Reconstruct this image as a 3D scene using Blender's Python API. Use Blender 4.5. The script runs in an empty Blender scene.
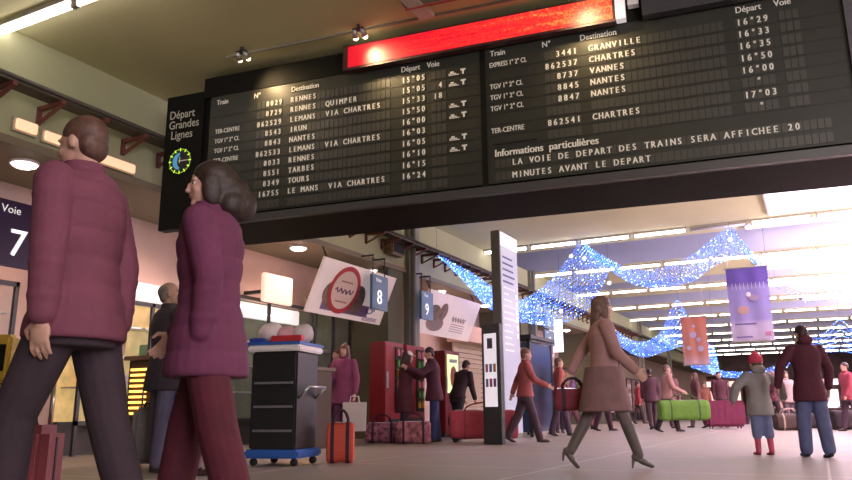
import bpy, bmesh, math, random
from mathutils import Vector, Matrix
from math import sin, cos, pi, radians
random.seed(7)
S = bpy.context.scene
COL = S.collection

# ---------------------------------------------------------------- camera
f_px = 740.0
pitch, yaw, roll = radians(13.05), radians(27.4), radians(-0.45)
r0 = Vector((cos(yaw), sin(yaw), 0)); hd = Vector((-sin(yaw), cos(yaw), 0)); zz = Vector((0, 0, 1))
fwd = hd*cos(pitch) + zz*sin(pitch); up0 = -hd*sin(pitch) + zz*cos(pitch)
rt = r0*cos(roll) + up0*sin(roll); up = -r0*sin(roll) + up0*cos(roll)
cd = bpy.data.cameras.new('camera'); cam = bpy.data.objects.new('camera', cd); COL.objects.link(cam)
cd.sensor_width = 36; cd.lens = f_px/852*36; cd.clip_end = 300; cd.clip_start = 0.05
m4 = Matrix((( rt.x, up.x, -fwd.x, 0), (rt.y, up.y, -fwd.y, 0), (rt.z, up.z, -fwd.z, 0.55), (0, 0, 0, 1)))
cam.matrix_world = m4
S.camera = cam

# ---------------------------------------------------------------- world, exposure, big lights
w = bpy.data.worlds.new('world'); S.world = w; w.use_nodes = True
w.node_tree.nodes['Background'].inputs[0].default_value = (0.75, 0.62, 0.68, 1)
w.node_tree.nodes['Background'].inputs[1].default_value = 0.25
S.view_settings.view_transform = 'Standard'; S.view_settings.look = 'None'
S.view_settings.exposure = 0.9; S.view_settings.gamma = 1.0; S.view_settings.use_curve_mapping = False

def area(name, loc, target, sx, sy, power, color):
    l = bpy.data.lights.new(name, 'AREA'); l.shape = 'RECTANGLE'; l.size = sx; l.size_y = sy; l.energy = power; l.color = color
    o = bpy.data.objects.new(name, l); COL.objects.link(o); o.location = loc
    o.rotation_euler = (Vector(target)-Vector(loc)).to_track_quat('-Z', 'Y').to_euler()
    return o
area('board_fill_light', (8.5, -3.5, 3.4), (2.0, 8.0, 3.0), 6, 3, 420, (0.95, 0.8, 0.95))  # added fill from behind the camera, lightens the board's right part
area('hall_side_fill', (9.5, 24, 4.0), (-4, 24, 2), 16, 3, 500, (1.0, 0.82, 0.95))  # added side fill for the hall, no window is built here
area('ceiling_wash_fill', (4.6, 25, 3.0), (2.6, 25, 6), 2.0, 24, 3200, (1.0, 0.72, 0.93)).rotation_euler = (pi, 0, 0)  # added out of view, washes the right-hand ceiling towards white
area('fore_hall_light', (1.5, 1.0, 4.85), (-2.5, 3.5, 0.5), 4, 4, 110, (1.0, 0.86, 0.80))

# ---------------------------------------------------------------- materials
MATS = {}
def mat(name, col, rough=0.6, metal=0.0, noise=0.0, scale=8.0, emit=0.0, ecol=None, spec=0.5, alpha=1.0, trans=0.0, bump=0.0, coat=0.0):
    if name in MATS: return MATS[name]
    m = bpy.data.materials.new(name); m.use_nodes = True
    nt = m.node_tree; b = nt.nodes['Principled BSDF']
    b.inputs['Base Color'].default_value = (*col, 1); b.inputs['Roughness'].default_value = rough; b.inputs['Metallic'].default_value = metal
    b.inputs['Specular IOR Level'].default_value = spec
    if trans: b.inputs['Transmission Weight'].default_value = trans; b.inputs['IOR'].default_value = 1.05
    if emit:
        b.inputs['Emission Color'].default_value = (*(ecol or col), 1); b.inputs['Emission Strength'].default_value = emit
    if noise or bump:
        tc = nt.nodes.new('ShaderNodeTexCoord'); n = nt.nodes.new('ShaderNodeTexNoise'); n.inputs['Scale'].default_value = scale; n.inputs['Detail'].default_value = 5
        nt.links.new(tc.outputs['Object'], n.inputs['Vector'])
        if noise:
            r = nt.nodes.new('ShaderNodeValToRGB')
            r.color_ramp.elements[0].position = 0.3; r.color_ramp.elements[1].position = 0.7
            r.color_ramp.elements[0].color = (*[max(0, c*(1-noise)) for c in col], 1)
            r.color_ramp.elements[1].color = (*[min(1, c*(1+noise)) for c in col], 1)
            nt.links.new(n.outputs['Fac'], r.inputs[0]); nt.links.new(r.outputs[0], b.inputs['Base Color'])
        if bump:
            bp = nt.nodes.new('ShaderNodeBump'); bp.inputs['Strength'].default_value = bump; bp.inputs['Distance'].default_value = 0.02
            nt.links.new(n.outputs['Fac'], bp.inputs['Height']); nt.links.new(bp.outputs[0], b.inputs['Normal'])
    MATS[name] = m
    return m
def noemis(m):
    m.cycles.emission_sampling = 'NONE'; return m

M_ceil = mat('olive_ceiling_paint', (0.56, 0.55, 0.30), 0.85, noise=0.07, scale=0.5)
M_ceil2 = mat('blue_grey_recess_paint', (0.42, 0.46, 0.56), 0.8, noise=0.05, scale=0.6)
M_wall = mat('beige_wall_paint', (0.38, 0.40, 0.23), 0.8, noise=0.06, scale=0.8)
M_pinkwall = mat('pinkish_shop_wall', (0.58, 0.42, 0.36), 0.7, noise=0.12, scale=1.2)
M_dark = mat('black_board_metal', (0.008, 0.008, 0.006), 0.6, noise=0.15, scale=3, spec=0.12)
M_face = mat('split_flap_face', (0.034, 0.036, 0.027), 0.42, noise=0.15, scale=2, spec=0.35)
M_cell = mat('split_flap_cell', (0.055, 0.056, 0.045), 0.4)
M_row = mat('split_flap_row_groove', (0.018, 0.018, 0.014), 0.5)
M_txt = mat('flap_lettering_white', (0.78, 0.76, 0.66), 0.5, emit=0.05)
M_txtdim = mat('board_title_lettering', (0.55, 0.55, 0.45), 0.5)
M_col = mat('column_grey_green_paint', (0.22, 0.22, 0.17), 0.6, noise=0.08, scale=2)
M_metal = mat('brushed_metal', (0.5, 0.5, 0.5), 0.3, 0.9)
M_dmetal = mat('dark_metal', (0.05, 0.05, 0.05), 0.4, 0.6)
M_pipe = mat('dark_cable_pipe', (0.06, 0.05, 0.035), 0.6)
M_bracket = mat('red_brown_bracket', (0.16, 0.05, 0.035), 0.6)
M_tube = mat('fluorescent_tube_glow', (1, 0.85, 0.95), 0.5, emit=8, ecol=(1.0, 0.86, 0.84))
M_tube_off = mat('fluorescent_tube_unlit', (0.8, 0.8, 0.78), 0.3)
M_house = mat('light_housing', (0.45, 0.42, 0.33), 0.5)
M_white = mat('white_plastic', (0.8, 0.78, 0.76), 0.4)
M_black = mat('black_plastic', (0.02, 0.02, 0.022), 0.4)
M_rubber = mat('black_rubber', (0.015, 0.015, 0.015), 0.8)
M_glass = mat('shop_glass', (0.9, 0.95, 0.95), 0.02, trans=0.95)
M_down = mat('downlight_glow', (1, 0.9, 0.85), 0.5, emit=10, ecol=(1, 0.85, 0.8))
M_spot = mat('spotlight_glow', (1, 0.85, 0.6), 0.5, emit=16, ecol=(1, 0.8, 0.5))

# ---------------------------------------------------------------- object helpers
def link(name, me, m=None, parent=None, loc=None, rz=None):
    o = bpy.data.objects.new(name, me); COL.objects.link(o)
    if m is not None and hasattr(me, 'materials'): me.materials.append(m)
    if parent: o.parent = parent
    if loc: o.location = loc
    if rz is not None: o.rotation_euler[2] = rz
    return o
def tag(o, label=None, cat=None, group=None, kind=None):
    if label: o['label'] = label
    if cat: o['category'] = cat
    if group: o['group'] = group
    if kind: o['kind'] = kind
    return o
def thing(name, label, cat, loc=(0, 0, 0), rz=0.0, group=None):
    o = bpy.data.objects.new(name, None); COL.objects.link(o); o.empty_display_size = 0.1
    o.location = loc; o.rotation_euler[2] = rz
    return tag(o, label, cat, group)
def copy_tree(o, parent=None):
    c = o.copy(); COL.objects.link(c); c.parent = parent
    for ch in list(o.children): copy_tree(ch, c)
    return c
class MB:
    """collects shapes for ONE mesh object"""
    def __init__(s): s.bm = bmesh.new()
    def box(s, x0, x1, y0, y1, z0, z1, rot=None, piv=None):
        v = [s.bm.verts.new((x, y, z)) for x in (x0, x1) for y in (y0, y1) for z in (z0, z1)]
        for q in ((0,1,3,2),(4,6,7,5),(0,4,5,1),(2,3,7,6),(0,2,6,4),(1,5,7,3)): s.bm.faces.new([v[i] for i in q])
        if rot is not None:
            bmesh.ops.rotate(s.bm, verts=v, cent=piv or (0,0,0), matrix=rot)
        return v
    def hexa(s, p):   # 8 points: bottom 4 ccw, top 4 ccw
        v = [s.bm.verts.new(q) for q in p]
        for q in ((3,2,1,0),(4,5,6,7),(0,1,5,4),(1,2,6,5),(2,3,7,6),(3,0,4,7)): s.bm.faces.new([v[i] for i in q])
        return v
    def quad(s, *p):
        s.bm.faces.new([s.bm.verts.new(q) for q in p])
    def loft(s, rings, cap=True):
        vr = [[s.bm.verts.new(p) for p in r] for r in rings]
        n = len(vr[0])
        for a, b in zip(vr, vr[1:]):
            for i in range(n): s.bm.faces.new((a[i], a[(i+1) % n], b[(i+1) % n], b[i]))
        if cap:
            s.bm.faces.new(vr[0][::-1]); s.bm.faces.new(vr[-1])
    def tube(s, a, b, r0_, r1_=None, n=12):
        a = Vector(a); b = Vector(b); r1_ = r0_ if r1_ is None else r1_
        d = (b-a)
        if d.length < 1e-6: return
        d.normalize(); u = d.orthogonal().normalized(); v = d.cross(u)
        s.loft([[p + (u*cos(2*pi*i/n) + v*sin(2*pi*i/n))*r for i in range(n)] for p, r in ((a, r0_), (b, r1_))])
    def path(s, pts, r, n=10):
        for a, b in zip(pts, pts[1:]): s.tube(a, b, r, n=n)
        for p in pts[1:-1]: s.ell(p, (r, r, r), 8, 6)
    def ell(s, c, r, nu=16, nv=10, rot=None):
        c = Vector(c)
        def P(i, j):
            t = pi*j/nv; q = Vector((r[0]*sin(t)*cos(2*pi*i/nu), r[1]*sin(t)*sin(2*pi*i/nu), r[2]*cos(t)))
            if rot is not None: q = rot @ q
            return c+q
        top = s.bm.verts.new(P(0, 0)); bot = s.bm.verts.new(P(0, nv))
        R = [[s.bm.verts.new(P(i, j)) for i in range(nu)] for j in range(1, nv)]
        for i in range(nu):
            k = (i+1) % nu
            s.bm.faces.new((top, R[0][i], R[0][k])); s.bm.faces.new((bot, R[-1][k], R[-1][i]))
            for a, b in zip(R, R[1:]): s.bm.faces.new((a[i], b[i], b[k], a[k]))
    def build(s, name, m=None, parent=None, loc=None, rz=None, smooth=False, bevel=0.0, mods=None):
        bmesh.ops.recalc_face_normals(s.bm, faces=s.bm.faces)
        if bevel:
            bmesh.ops.bevel(s.bm, geom=list(s.bm.edges), offset=bevel, segments=2, affect='EDGES', clamp_overlap=True)
        me = bpy.data.meshes.new(name); s.bm.to_mesh(me); s.bm.free()
        if smooth:
            for p in me.polygons: p.use_smooth = True
        return link(name, me, m, parent, loc, rz)
def box(name, m, x0, x1, y0, y1, z0, z1, parent=None, bevel=0.0, **k):
    b = MB(); b.box(x0, x1, y0, y1, z0, z1); return b.build(name, m, parent, bevel=bevel, **k)
def struct(o): o['kind'] = 'structure'; return o

DG = None
def eval_mesh(o):
    dg = bpy.context.evaluated_depsgraph_get()
    return bpy.data.meshes.new_from_object(o.evaluated_get(dg))
def blob(mb, name, m, parent, voxel, iters=3, factor=0.5):
    """merge all shapes of mb into one continuous surface"""
    bmesh.ops.recalc_face_normals(mb.bm, faces=mb.bm.faces)
    me = bpy.data.meshes.new('t'); mb.bm.to_mesh(me); mb.bm.free()
    t = bpy.data.objects.new('t', me); COL.objects.link(t)
    r = t.modifiers.new('r', 'REMESH'); r.mode = 'VOXEL'; r.voxel_size = voxel; r.use_smooth_shade = True
    if iters:
        sm = t.modifiers.new('s', 'SMOOTH'); sm.factor = factor; sm.iterations = iters
    me2 = eval_mesh(t)
    bpy.data.objects.remove(t); bpy.data.meshes.remove(me)
    me2.name = name; me2.materials.clear()
    for p in me2.polygons: p.use_smooth = True
    return link(name, me2, m, parent)

# text -> mesh (flat lettering with slight thickness)
GL = {}
def glyph(ch, size, ext=0.002):
    k = (ch, size, ext)
    if k not in GL:
        c = bpy.data.curves.new('g', 'FONT'); c.body = ch; c.size = size; c.extrude = ext; c.resolution_u = 3
        o = bpy.data.objects.new('g', c); COL.objects.link(o)
        me = eval_mesh(o); bpy.data.objects.remove(o)
        vs = [v.co.copy() for v in me.vertices]; fs = [list(p.vertices) for p in me.polygons]
        GL[k] = (vs, fs)
    return GL[k]
def text(name, s, m, parent, org, size, right=Vector((1, 0, 0)), upv=Vector((0, 0, 1)), pitch_=None, xs=1.0, bold=0.0):
    """write s starting at org; pitch_ = fixed advance per character; xs = horizontal squeeze"""
    V, Fc = [], []
    nrm = right.cross(upv)
    def put(vs, fs, dx):
        b = len(V)
        for v in vs: V.append(Vector(org) + right*((v.x)*xs + dx) + upv*v.y + nrm*v.z)
        for q in fs: Fc.append([b+i for i in q])
    if pitch_:
        for i, ch in enumerate(s):
            if ch == ' ': continue
            vs, fs = glyph(ch, size); xsn = [v.x for v in vs]; cx = (min(xsn)+max(xsn))/2
            put([Vector((v.x-cx, v.y, v.z)) for v in vs], fs, pitch_*(i+.5))
            if bold: put([Vector((v.x-cx, v.y, v.z)) for v in vs], fs, pitch_*(i+.5)+bold)
    else:
        vs, fs = glyph(s, size); put(vs, fs, 0)
        if bold: put(vs, fs, bold)
    me = bpy.data.meshes.new(name); me.from_pydata(V, [], Fc)
    return link(name, me, m, parent)
# ================================================================ SETTING
XL = -8.0
# floor: grey terrazzo slabs with pale joints
mf = bpy.data.materials.new('terrazzo_floor'); mf.use_nodes = True; nt = mf.node_tree; bs = nt.nodes['Principled BSDF']
tc = nt.nodes.new('ShaderNodeTexCoord'); br = nt.nodes.new('ShaderNodeTexBrick'); nz = nt.nodes.new('ShaderNodeTexNoise'); mx = nt.nodes.new('ShaderNodeMix')
br.offset = 0.0; br.inputs['Scale'].default_value = 1.0; br.inputs['Brick Width'].default_value = 2.4; br.inputs['Row Height'].default_value = 2.4
br.inputs['Mortar Size'].default_value = 0.012
br.inputs['Color1'].default_value = (0.37, 0.34, 0.285, 1); br.inputs['Color2'].default_value = (0.40, 0.365, 0.305, 1); br.inputs['Mortar'].default_value = (0.75, 0.72, 0.68, 1)
nz.inputs['Scale'].default_value = 1.3; nz.inputs['Detail'].default_value = 6
mx.data_type = 'RGBA'; mx.blend_type = 'MULTIPLY'; mx.inputs['Factor'].default_value = 0.35
nt.links.new(tc.outputs['Object'], br.inputs['Vector']); nt.links.new(tc.outputs['Object'], nz.inputs['Vector'])
nt.links.new(br.outputs['Color'], mx.inputs[6]); nt.links.new(nz.outputs['Color'], mx.inputs[7]); nt.links.new(mx.outputs[2], bs.inputs['Base Color'])
bs.inputs['Roughness'].default_value = 0.42
struct(box('floor', mf, -16, 13, -8, 80, -0.2, 0))
# ceiling: flat soffit slabs with lamp rows, recesses between
ROWS = [19.0, 23.3, 28.2, 32.9, 37.6, 42.3, 47.0, 51.7, 56.4, 61.1, 65.8]
struct(box('ceiling', M_ceil, -16, 13, -8, 19.9, 5.0, 5.3))
struct(box('ceiling', M_ceil2, -16, 13, 19.9, 80, 5.75, 5.95))
for i, y in enumerate(ROWS[1:]):
    y1 = (ROWS[i+2] if i+2 < len(ROWS) else 80)-1.5
    struct(box('ceiling', M_ceil, -16, 8, y-0.15+(0 if i else 0.0), y+(3.2 if i == 0 else 1.9), 5.0, 5.75))
    b = box('trim_%d' % (i+20), M_ceil2, -16, 8, y-0.2, y-0.15, 5.02, 5.75); struct(b)
struct(box('wall_back', M_wall, -16, 13, -8.3, -8, 0, 5.3))
struct(box('wall_right', M_wall, 13, 13.3, -8, 80, 0, 6))
struct(box('wall_far', mat('far_wall_dark', (0.30, 0.2, 0.2), 0.8, noise=0.3, scale=0.8), -16, 13, 78, 78.3, 0, 6))
# left wall: high band, soffit, recessed lower wall
struct(box('wall_left', M_wall, -8.25, XL, -8, 78, 3.70, 5.0))
struct(box('trim_1', mat('soffit_edge_brown', (0.2, 0.17, 0.11), 0.7), -9.6, XL+0.03, -8, 78, 3.60, 3.70))
struct(box('wall_left', M_pinkwall, -9.6, -9.4, -8, 78, 0, 3.6))
struct(box('baseboard_left', M_dmetal, -9.4, -9.36, -8, 78, 0, 0.18))
# thin shadow trim on ceiling in front of the board, drop beam and rail
ba = radians(6.9); bu = Vector((cos(ba), sin(ba), 0)); bn = Vector((-sin(ba), cos(ba), 0)); BP = Vector((-5, 7, 0))
def bslab(name, m, u0, u1, v0, v1, z0, z1):
    b = MB(); b.box(u0, u1, v0, v1, z0, z1); o = b.build(name, m, loc=BP, rz=ba); return struct(o)
bslab('trim_2', M_col, -1.3, 7.5, -0.30, -0.28, 4.975, 5.0)
bslab('trim_3', mat('green_beam_paint', (0.20, 0.25, 0.15), 0.6), 1.3, 3.6, -0.72, -0.62, 4.95, 5.0)
bslab('trim_4', mat('red_brown_beam_edge', (0.32, 0.07, 0.05), 0.6), 1.3, 3.6, -0.62, -0.59, 4.93, 5.0)
struct(box('trim_5', mat('pale_grey_rail', (0.5, 0.5, 0.45), 0.6), -3.60, -3.42, 5.2, 6.85, 4.94, 5.0))

# ---------------- lamp rows: one fitting with one tube per lamp
lamp0 = thing('fluorescent_lamp', 'x', 'ceiling lamp')
box('housing', M_house, -0.66, 0.66, -0.07, 0.07, -0.05, 0.0, lamp0)
b = MB(); b.tube((-0.62, 0, -0.085), (0.62, 0, -0.085), 0.034); b.build('tube', M_tube, lamp0, smooth=True)
b = MB(); b.box(-0.66, -0.62, -0.03, 0.03, -0.13, -0.05); b.box(0.62, 0.66, -0.03, 0.03, -0.13, -0.05); b.build('end_cap', M_house, lamp0)
first = True; nlamp = 0
ORD = ['first', 'second', 'third', 'fourth', 'fifth', 'sixth', 'seventh', 'eighth', 'ninth', 'tenth', 'eleventh']
def lamp(x, y, label, group, z=5.0):
    global first
    o = lamp0 if first else copy_tree(lamp0); first = False
    o.location = (x, y, z); o['label'] = label; o['group'] = group
    return o
for j, y in enumerate(ROWS):
    n = 8
    for i in range(n):
        x = -7.35+i*1.4
        if j == 0 and x > -0.7 and False: continue
        o = lamp(x, y, 'lit tube lamp, %s from the left wall in the %s ceiling row beyond the board' % (ORD[i], ORD[j]), 'fluorescent lamps in rows across the hall ceiling')
        if j == 0 and i == 4:
            for c in o.children:
                if c.name.startswith('tube'): c.data = c.data.copy(); c.data.materials[0] = M_tube_off
            o['label'] = 'unlit tube lamp with dark housing in the nearest row beyond the board'
for i in range(2):
    lamp(-7.40+i*1.34, 4.72 + .12*i*0, ['lit tube lamp at the top left, nearest the left wall', 'lit tube lamp at the top left, further from the wall'][i], 'fluorescent lamps above the foreground')

# added glowing panels that whiten the ceiling on the right
M_glow_panel = mat('milky_glow_panel', (1, 0.86, 0.95), 0.4, emit=1.0, ecol=(1.0, 0.80, 0.95))
k = 0
for (x0, x1, y0, y1, z) in ((-0.6, 4.5, 12.0, 18.6, 4.99), (-1.2, 4.5, 19.3, 19.85, 4.99), (-1.2, 5, 20.1, 22.9, 5.70), (-1.3, 5, 23.5, 26.2, 4.99), (-1.3, 5, 26.6, 27.9, 5.70), (-1.3, 5, 28.4, 30.0, 4.99), (-1.2, 5, 30.2, 32.6, 5.7), (-0.2, 5, 33.1, 34.7, 4.99)):
    k += 1
    o = thing('brightener', 'added milky ceiling skylight panel, %s counting away from the departure board' % ORD[k-1], 'brightener', ((x0+x1)/2, (y0+y1)/2, z), group='added glowing panels on the right')
    hx, hy = (x1-x0)/2, (y1-y0)/2
    b = MB(); b.box(-hx+.04, hx-.04, -hy+.04, hy-.04, -0.02, 0.0); b.build('diffuser', M_glow_panel, o)
    b = MB()
    b.box(-hx, hx, -hy, -hy+.04, -0.04, 0.0); b.box(-hx, hx, hy-.04, hy, -0.04, 0.0); b.box(-hx, -hx+.04, -hy, hy, -0.04, 0.0); b.box(hx-.04, hx, -hy, hy, -0.04, 0.0)
    b.build('frame', mat('glow_panel_frame', (0.7, 0.62, 0.66), 0.5), o)

# ---------------- columns along the left wall
def column(y, label):
    b = MB(); b.box(-8.05, -7.90, y, y+0.5, 0, 5.0); o = b.build('column', M_col); tag(o, label, 'column', 'wall columns')
    tr = MB(); tr.tube((-7.84, y+0.12, 0), (-7.84, y+0.12, 5.0), 0.05); tr.build('drain_pipe', mat('grey_pipe', (0.3, 0.3, 0.27), 0.5), o, smooth=True)
for y in (13.65, 21.8, 30.0): struct(box('trim_9', mat('pier_dark_olive', (.13, .13, .075), .7), -9.4, -8.0, y, y+.65, 0, 3.6))
for y, l in ((14.4, 'grey-green column between platform signs 8 and 9'), (22.6, 'grey-green column just beyond the tall information totem'), (30.8, 'grey-green column left of the glowing pink shop'), (39.2, 'distant grey-green column, fifth along the left wall'), (47.4, 'most distant grey-green column on the left wall')):
    column(y, l)
# ---------------- cable tray with brackets on the upper wall
t = thing('cable_tray', 'dark cable tray on red-brown brackets along the upper left wall', 'cable tray', (XL+.11, 0, 4.17))
b = MB(); b.tube((0.24, -4, 0.09), (0.24, 60, 0.09), 0.035); b.tube((0.15, -4, 0.10), (0.15, 60, 0.10), 0.03); b.tube((0.31, -4, 0.06), (0.31, 60, 0.06), 0.022); b.build('cable', M_pipe, t, smooth=True)
box('tray', M_pipe, 0.10, 0.32, -4, 60, 0.0, 0.03, t)
for y in [i*.62+2.15 for i in range(58)]:
    b = MB(); b.box(-.11, 0.36, y, y+0.05, -0.05, 0.0); b.hexa([(-.10, y, -.20), (-.05, y, -.20), (-.05, y+.05, -.20), (-.10, y+.05, -.20), (0.28, y, -.05), (0.34, y, -.05), (0.34, y+.05, -.05), (0.28, y+.05, -.05)]); b.box(-.11, -.07, y, y+.05, -.22, 0)
    b.build('bracket', M_bracket, t)
b = MB()
b.path([(0.26, 3.75, 0.12), (0.30, 3.75, 0.28), (0.22, 3.78, 0.36)], 0.012); b.path([(0.26, 4.05, 0.12), (0.32, 4.05, 0.22), (0.25, 4.1, 0.30)], 0.012)
b.build('hook', M_pipe, t)
# glowing boxes in place of warm light patches on the upper wall
M_warm = mat('warm_panel_glow', (1, 0.72, 0.5), 0.6, emit=0.42, ecol=(1.0, 0.62, 0.36))
for i, (y0, y1, z0, z1) in enumerate(((4.97, 5.24, 3.79, 3.92), (5.34, 5.94, 3.77, 3.89), (6.10, 6.70, 3.73, 3.85))):
    o = thing('warm_patch_box', 'warm glowing light-patch box under the cable tray, %s from the left' % ORD[i], 'glowing box', (XL, (y0+y1)/2, z0), group='warm light patches')
    hy = (y1-y0)/2
    box('light_housing', M_house, 0, 0.05, -hy-.02, hy+.02, -.02, z1-z0+.02, o)
    box('diffuser', M_warm, 0.05, 0.09, -hy, hy, 0, z1-z0, o, bevel=0.012)
# downlights in the soffit
for i, y in enumerate((5.45, 8.1, 11.0, 13.7, 17.0, 20.0, 25, 28)):
    lab = ['at the left picture edge', 'between the picture-edge downlight and the billboard one', 'above the billboard with the red ring', 'just left of the nearest column', 'just beyond the nearest column', 'beside the blue light net', 'past the second column', 'furthest along'][i]
    o = thing('downlight', 'round recessed soffit downlight %s' % lab, 'downlight', (-8.42, y, 3.6), group='downlights in the shop soffit')
    b = MB(); b.tube((0, 0, -0.035), (0, 0, 0), 0.17, n=24); b.build('rim', M_white, o)
    b = MB(); b.ell((0, 0, -0.035), (0.14, 0.14, 0.045), 20, 8); b.build('lens', M_down, o, smooth=True)
    l = bpy.data.lights.new('downlight_bulb', 'SPOT'); l.energy = 60; l.color = (1, 0.62, 0.52); l.spot_size = radians(150); l.spot_blend = 0.8; l.shadow_soft_size = 0.12
    lo = bpy.data.objects.new('bulb', l); COL.objects.link(lo); lo.parent = o; lo.location = (0, 0, -0.12)

# ================================================================ DEPARTURE BOARD
B = thing('departure_board', 'large black split-flap departure board hanging under the ceiling', 'departure board', BP, ba)
def bb(name, m, u0, u1, v0, v1, z0, z1, **k): return box(name, m, u0, u1, v0, v1, z0, z1, B, **k)
bb('title_panel', M_dark, -2.43, -1.83, 0.0, 0.14, 2.87, 4.73)
bb('housing', M_dark, -1.83, 5.74, 0.05, 1.12, 2.86, 4.90)
bb('left_board_face', M_face, -1.72, 1.98, 0.0, 0.06, 2.98, 4.62)
bb('right_board_face', M_face, 2.04, 5.66, 0.0, 0.06, 2.98, 4.62)
bb('frame', mat('board_frame_grey', (0.06, 0.06, 0.06), 0.35), -1.83, 5.74, -0.03, 0.08, 2.86, 2.95)
bb('side_frame', mat('board_frame_edge', (0.09, 0.09, 0.10), 0.35), 5.66, 5.74, -0.05, 0.1, 2.86, 4.90)
bb('divider', M_dark, 1.98, 2.04, -0.012, 0.05, 2.95, 4.65)
bb('top_frame', M_dark, -1.83, 5.66, -0.01, 0.06, 4.62, 4.90)
b = MB()
b.bm.free()
for u in (-1.5, 0.3, 2.2, 4.0, 5.5): bb('hanger', M_dmetal, u, u+.06, .4, .46, 4.90, 5.0)
PW = .0625
def flaps(name, u0, n, z, pitch_=PW, h=0.1):
    b = MB()
    for i in range(n):
        b.box(u0+i*pitch_+.004, u0+(i+1)*pitch_-.004, -.006, .001, z-.012, z+h-.014)
    return b.build(name, M_cell, B)
rowsL = [('', '8029', 'RENNES', '15°05', '', 1), ('', '8729', 'RENNES  QUIMPER', '15°05', ' 4', 1), ('TER-CENTRE', '862529', 'LEMANS  VIA CHARTRES', '15°33', '18', 0),
         ('TGV 1° 2° CL', '8543', 'IRUN', '15°50', '', 1), ('TGV 1° 2° CL', '8843', 'NANTES', '16°00', '', 1), ('TER-CENTRE', '862533', 'LEMANS  VIA CHARTRES', '16°03', '', 0),
         ('', '8033', 'RENNES', '16°05', '', 1), ('', '8551', 'TARBES', '16°10', '', 1), ('', '8349', 'TOURS', '16°15', '', 0), ('', '16755', 'LE MANS  VIA CHARTRES', '16°24', '', 0), ('', '', '', '', '', 0)]
rowsR = [('EXPRESS 1° 2° CL', '3441', 'GRANVILLE', '16°29', '', 0), ('', '862537', 'CHARTRES', '16°33', '', 0), ('TGV 1° 2° CL', '8737', 'VANNES', '16°35', '', 0), ('TGV 1° 2° CL', '8845', 'NANTES', '16°50', '', 0),
         ('TGV 1° 2° CL', '8847', 'NANTES', '16°00', '', 0), ('', '', '', '  °', '', 0), ('TER-CENTRE', '862541', 'CHARTRES', '17°03', '', 0), ('', '', '', '  °', '', 0)]
def words(nm, s, org, pw):
    i = 0
    for wd_ in s.split(' '):
        if wd_: text(nm, wd_, M_txt, B, (org[0]+i*pw, org[1], org[2]), .098, pitch_=pw, xs=.78, bold=.006)
        i += len(wd_)+1
def trow(r, u0, z, voie_u, left):
    ty, no, de, ti, vo, pic = r
    un = u0+1.0-6*PW; ud = u0+1.11; ut = u0+(2.62 if left else 2.60)
    if ty: text('train_type', ty, M_txt, B, (u0, -.010, z+.008), .084, xs=.68 if len(ty) > 12 else .78, bold=.003)
    if not left:
        flaps('number_flaps', un, 6, z); flaps('destination_flaps', ud, 22, z); flaps('time_flaps', ut, 5, z); flaps('track_flaps', ut+.40, 3, z)
    else:
        flaps('number_flaps', un, 6, z); flaps('destination_flaps', ud, 22, z); flaps('time_flaps', ut, 5, z); flaps('track_flaps', ut+.38, 3, z)
    def P(s, u):
        words('flap_lettering', s, (u, -.010, z+.004), PW)
    P(no.rjust(6), un); P(de, ud); P(ti, ut); P(vo, ut+.40)
    if pic:
        b = MB(); b.box(1.60, 1.69, -.010, -.003, z+.012, z+.022); b.box(1.60, 1.72, -.010, -.003, z-.004, z+.004); b.box(1.62, 1.66, -.01, -.003, z+.03, z+.045)
        b.build('bed_symbol', M_txt, B)
        b = MB(); b.box(1.765, 1.785, -.010, -.003, z-.004, z+.05); b.box(1.745, 1.805, -.01, -.003, z+.042, z+.06); b.build('cup_symbol', M_txt, B)
for i, r in enumerate(rowsL):
    z = 4.35-i*.1330
    bb('row_groove', M_row, -1.70, 1.96, -.004, 0.0, z-.028, z-.018); trow(r, -1.62, z, 1.4, True)
for i, r in enumerate(rowsR):
    z = 4.35-i*.1325
    bb('row_groove', M_row, 2.06, 5.64, -.004, 0.0, z-.028, z-.018); trow(r, 2.09, z, 5.1, False)
for s, u in (('Train', -1.62), ('N°', -1.05), ('Destination', -.50), ('Départ', 1.0), ('Voie', 1.33), ('Train', 2.10), ('N°', 2.70), ('Destination', 3.12), ('Départ', 4.70), ('Voie', 5.06)):
    text('column_heading', s, M_txt, B, (u, -.010, 4.495), .098, bold=.004, xs=.86)
bb('slot', M_row, 2.12, 2.60, -.02, 0, 3.425, 3.455)
text('information_heading', 'Informations  particulières', M_txt, B, (2.12, -.010, 3.285), .118, bold=.006, xs=.9)
flaps('information_flaps', 2.12, 53, 3.165); flaps('information_flaps', 2.12, 53, 3.02)
words('information_lettering', 'LA VOIE DE DEPART DES TRAINS SERA AFFICHEE 20', (2.12+3*PW, -.010, 3.168), .0635)
words('information_lettering', 'MINUTES AVANT LE DEPART', (2.12+3*PW, -.010, 3.023), .0635)
for i, s in enumerate(('Départ', 'Grandes', 'Lignes')):
    text('title_lettering', s, M_txtdim, B, (-2.37+(.04 if i == 2 else 0), -.010, 4.40-i*.145), .165, xs=.86)
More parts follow.
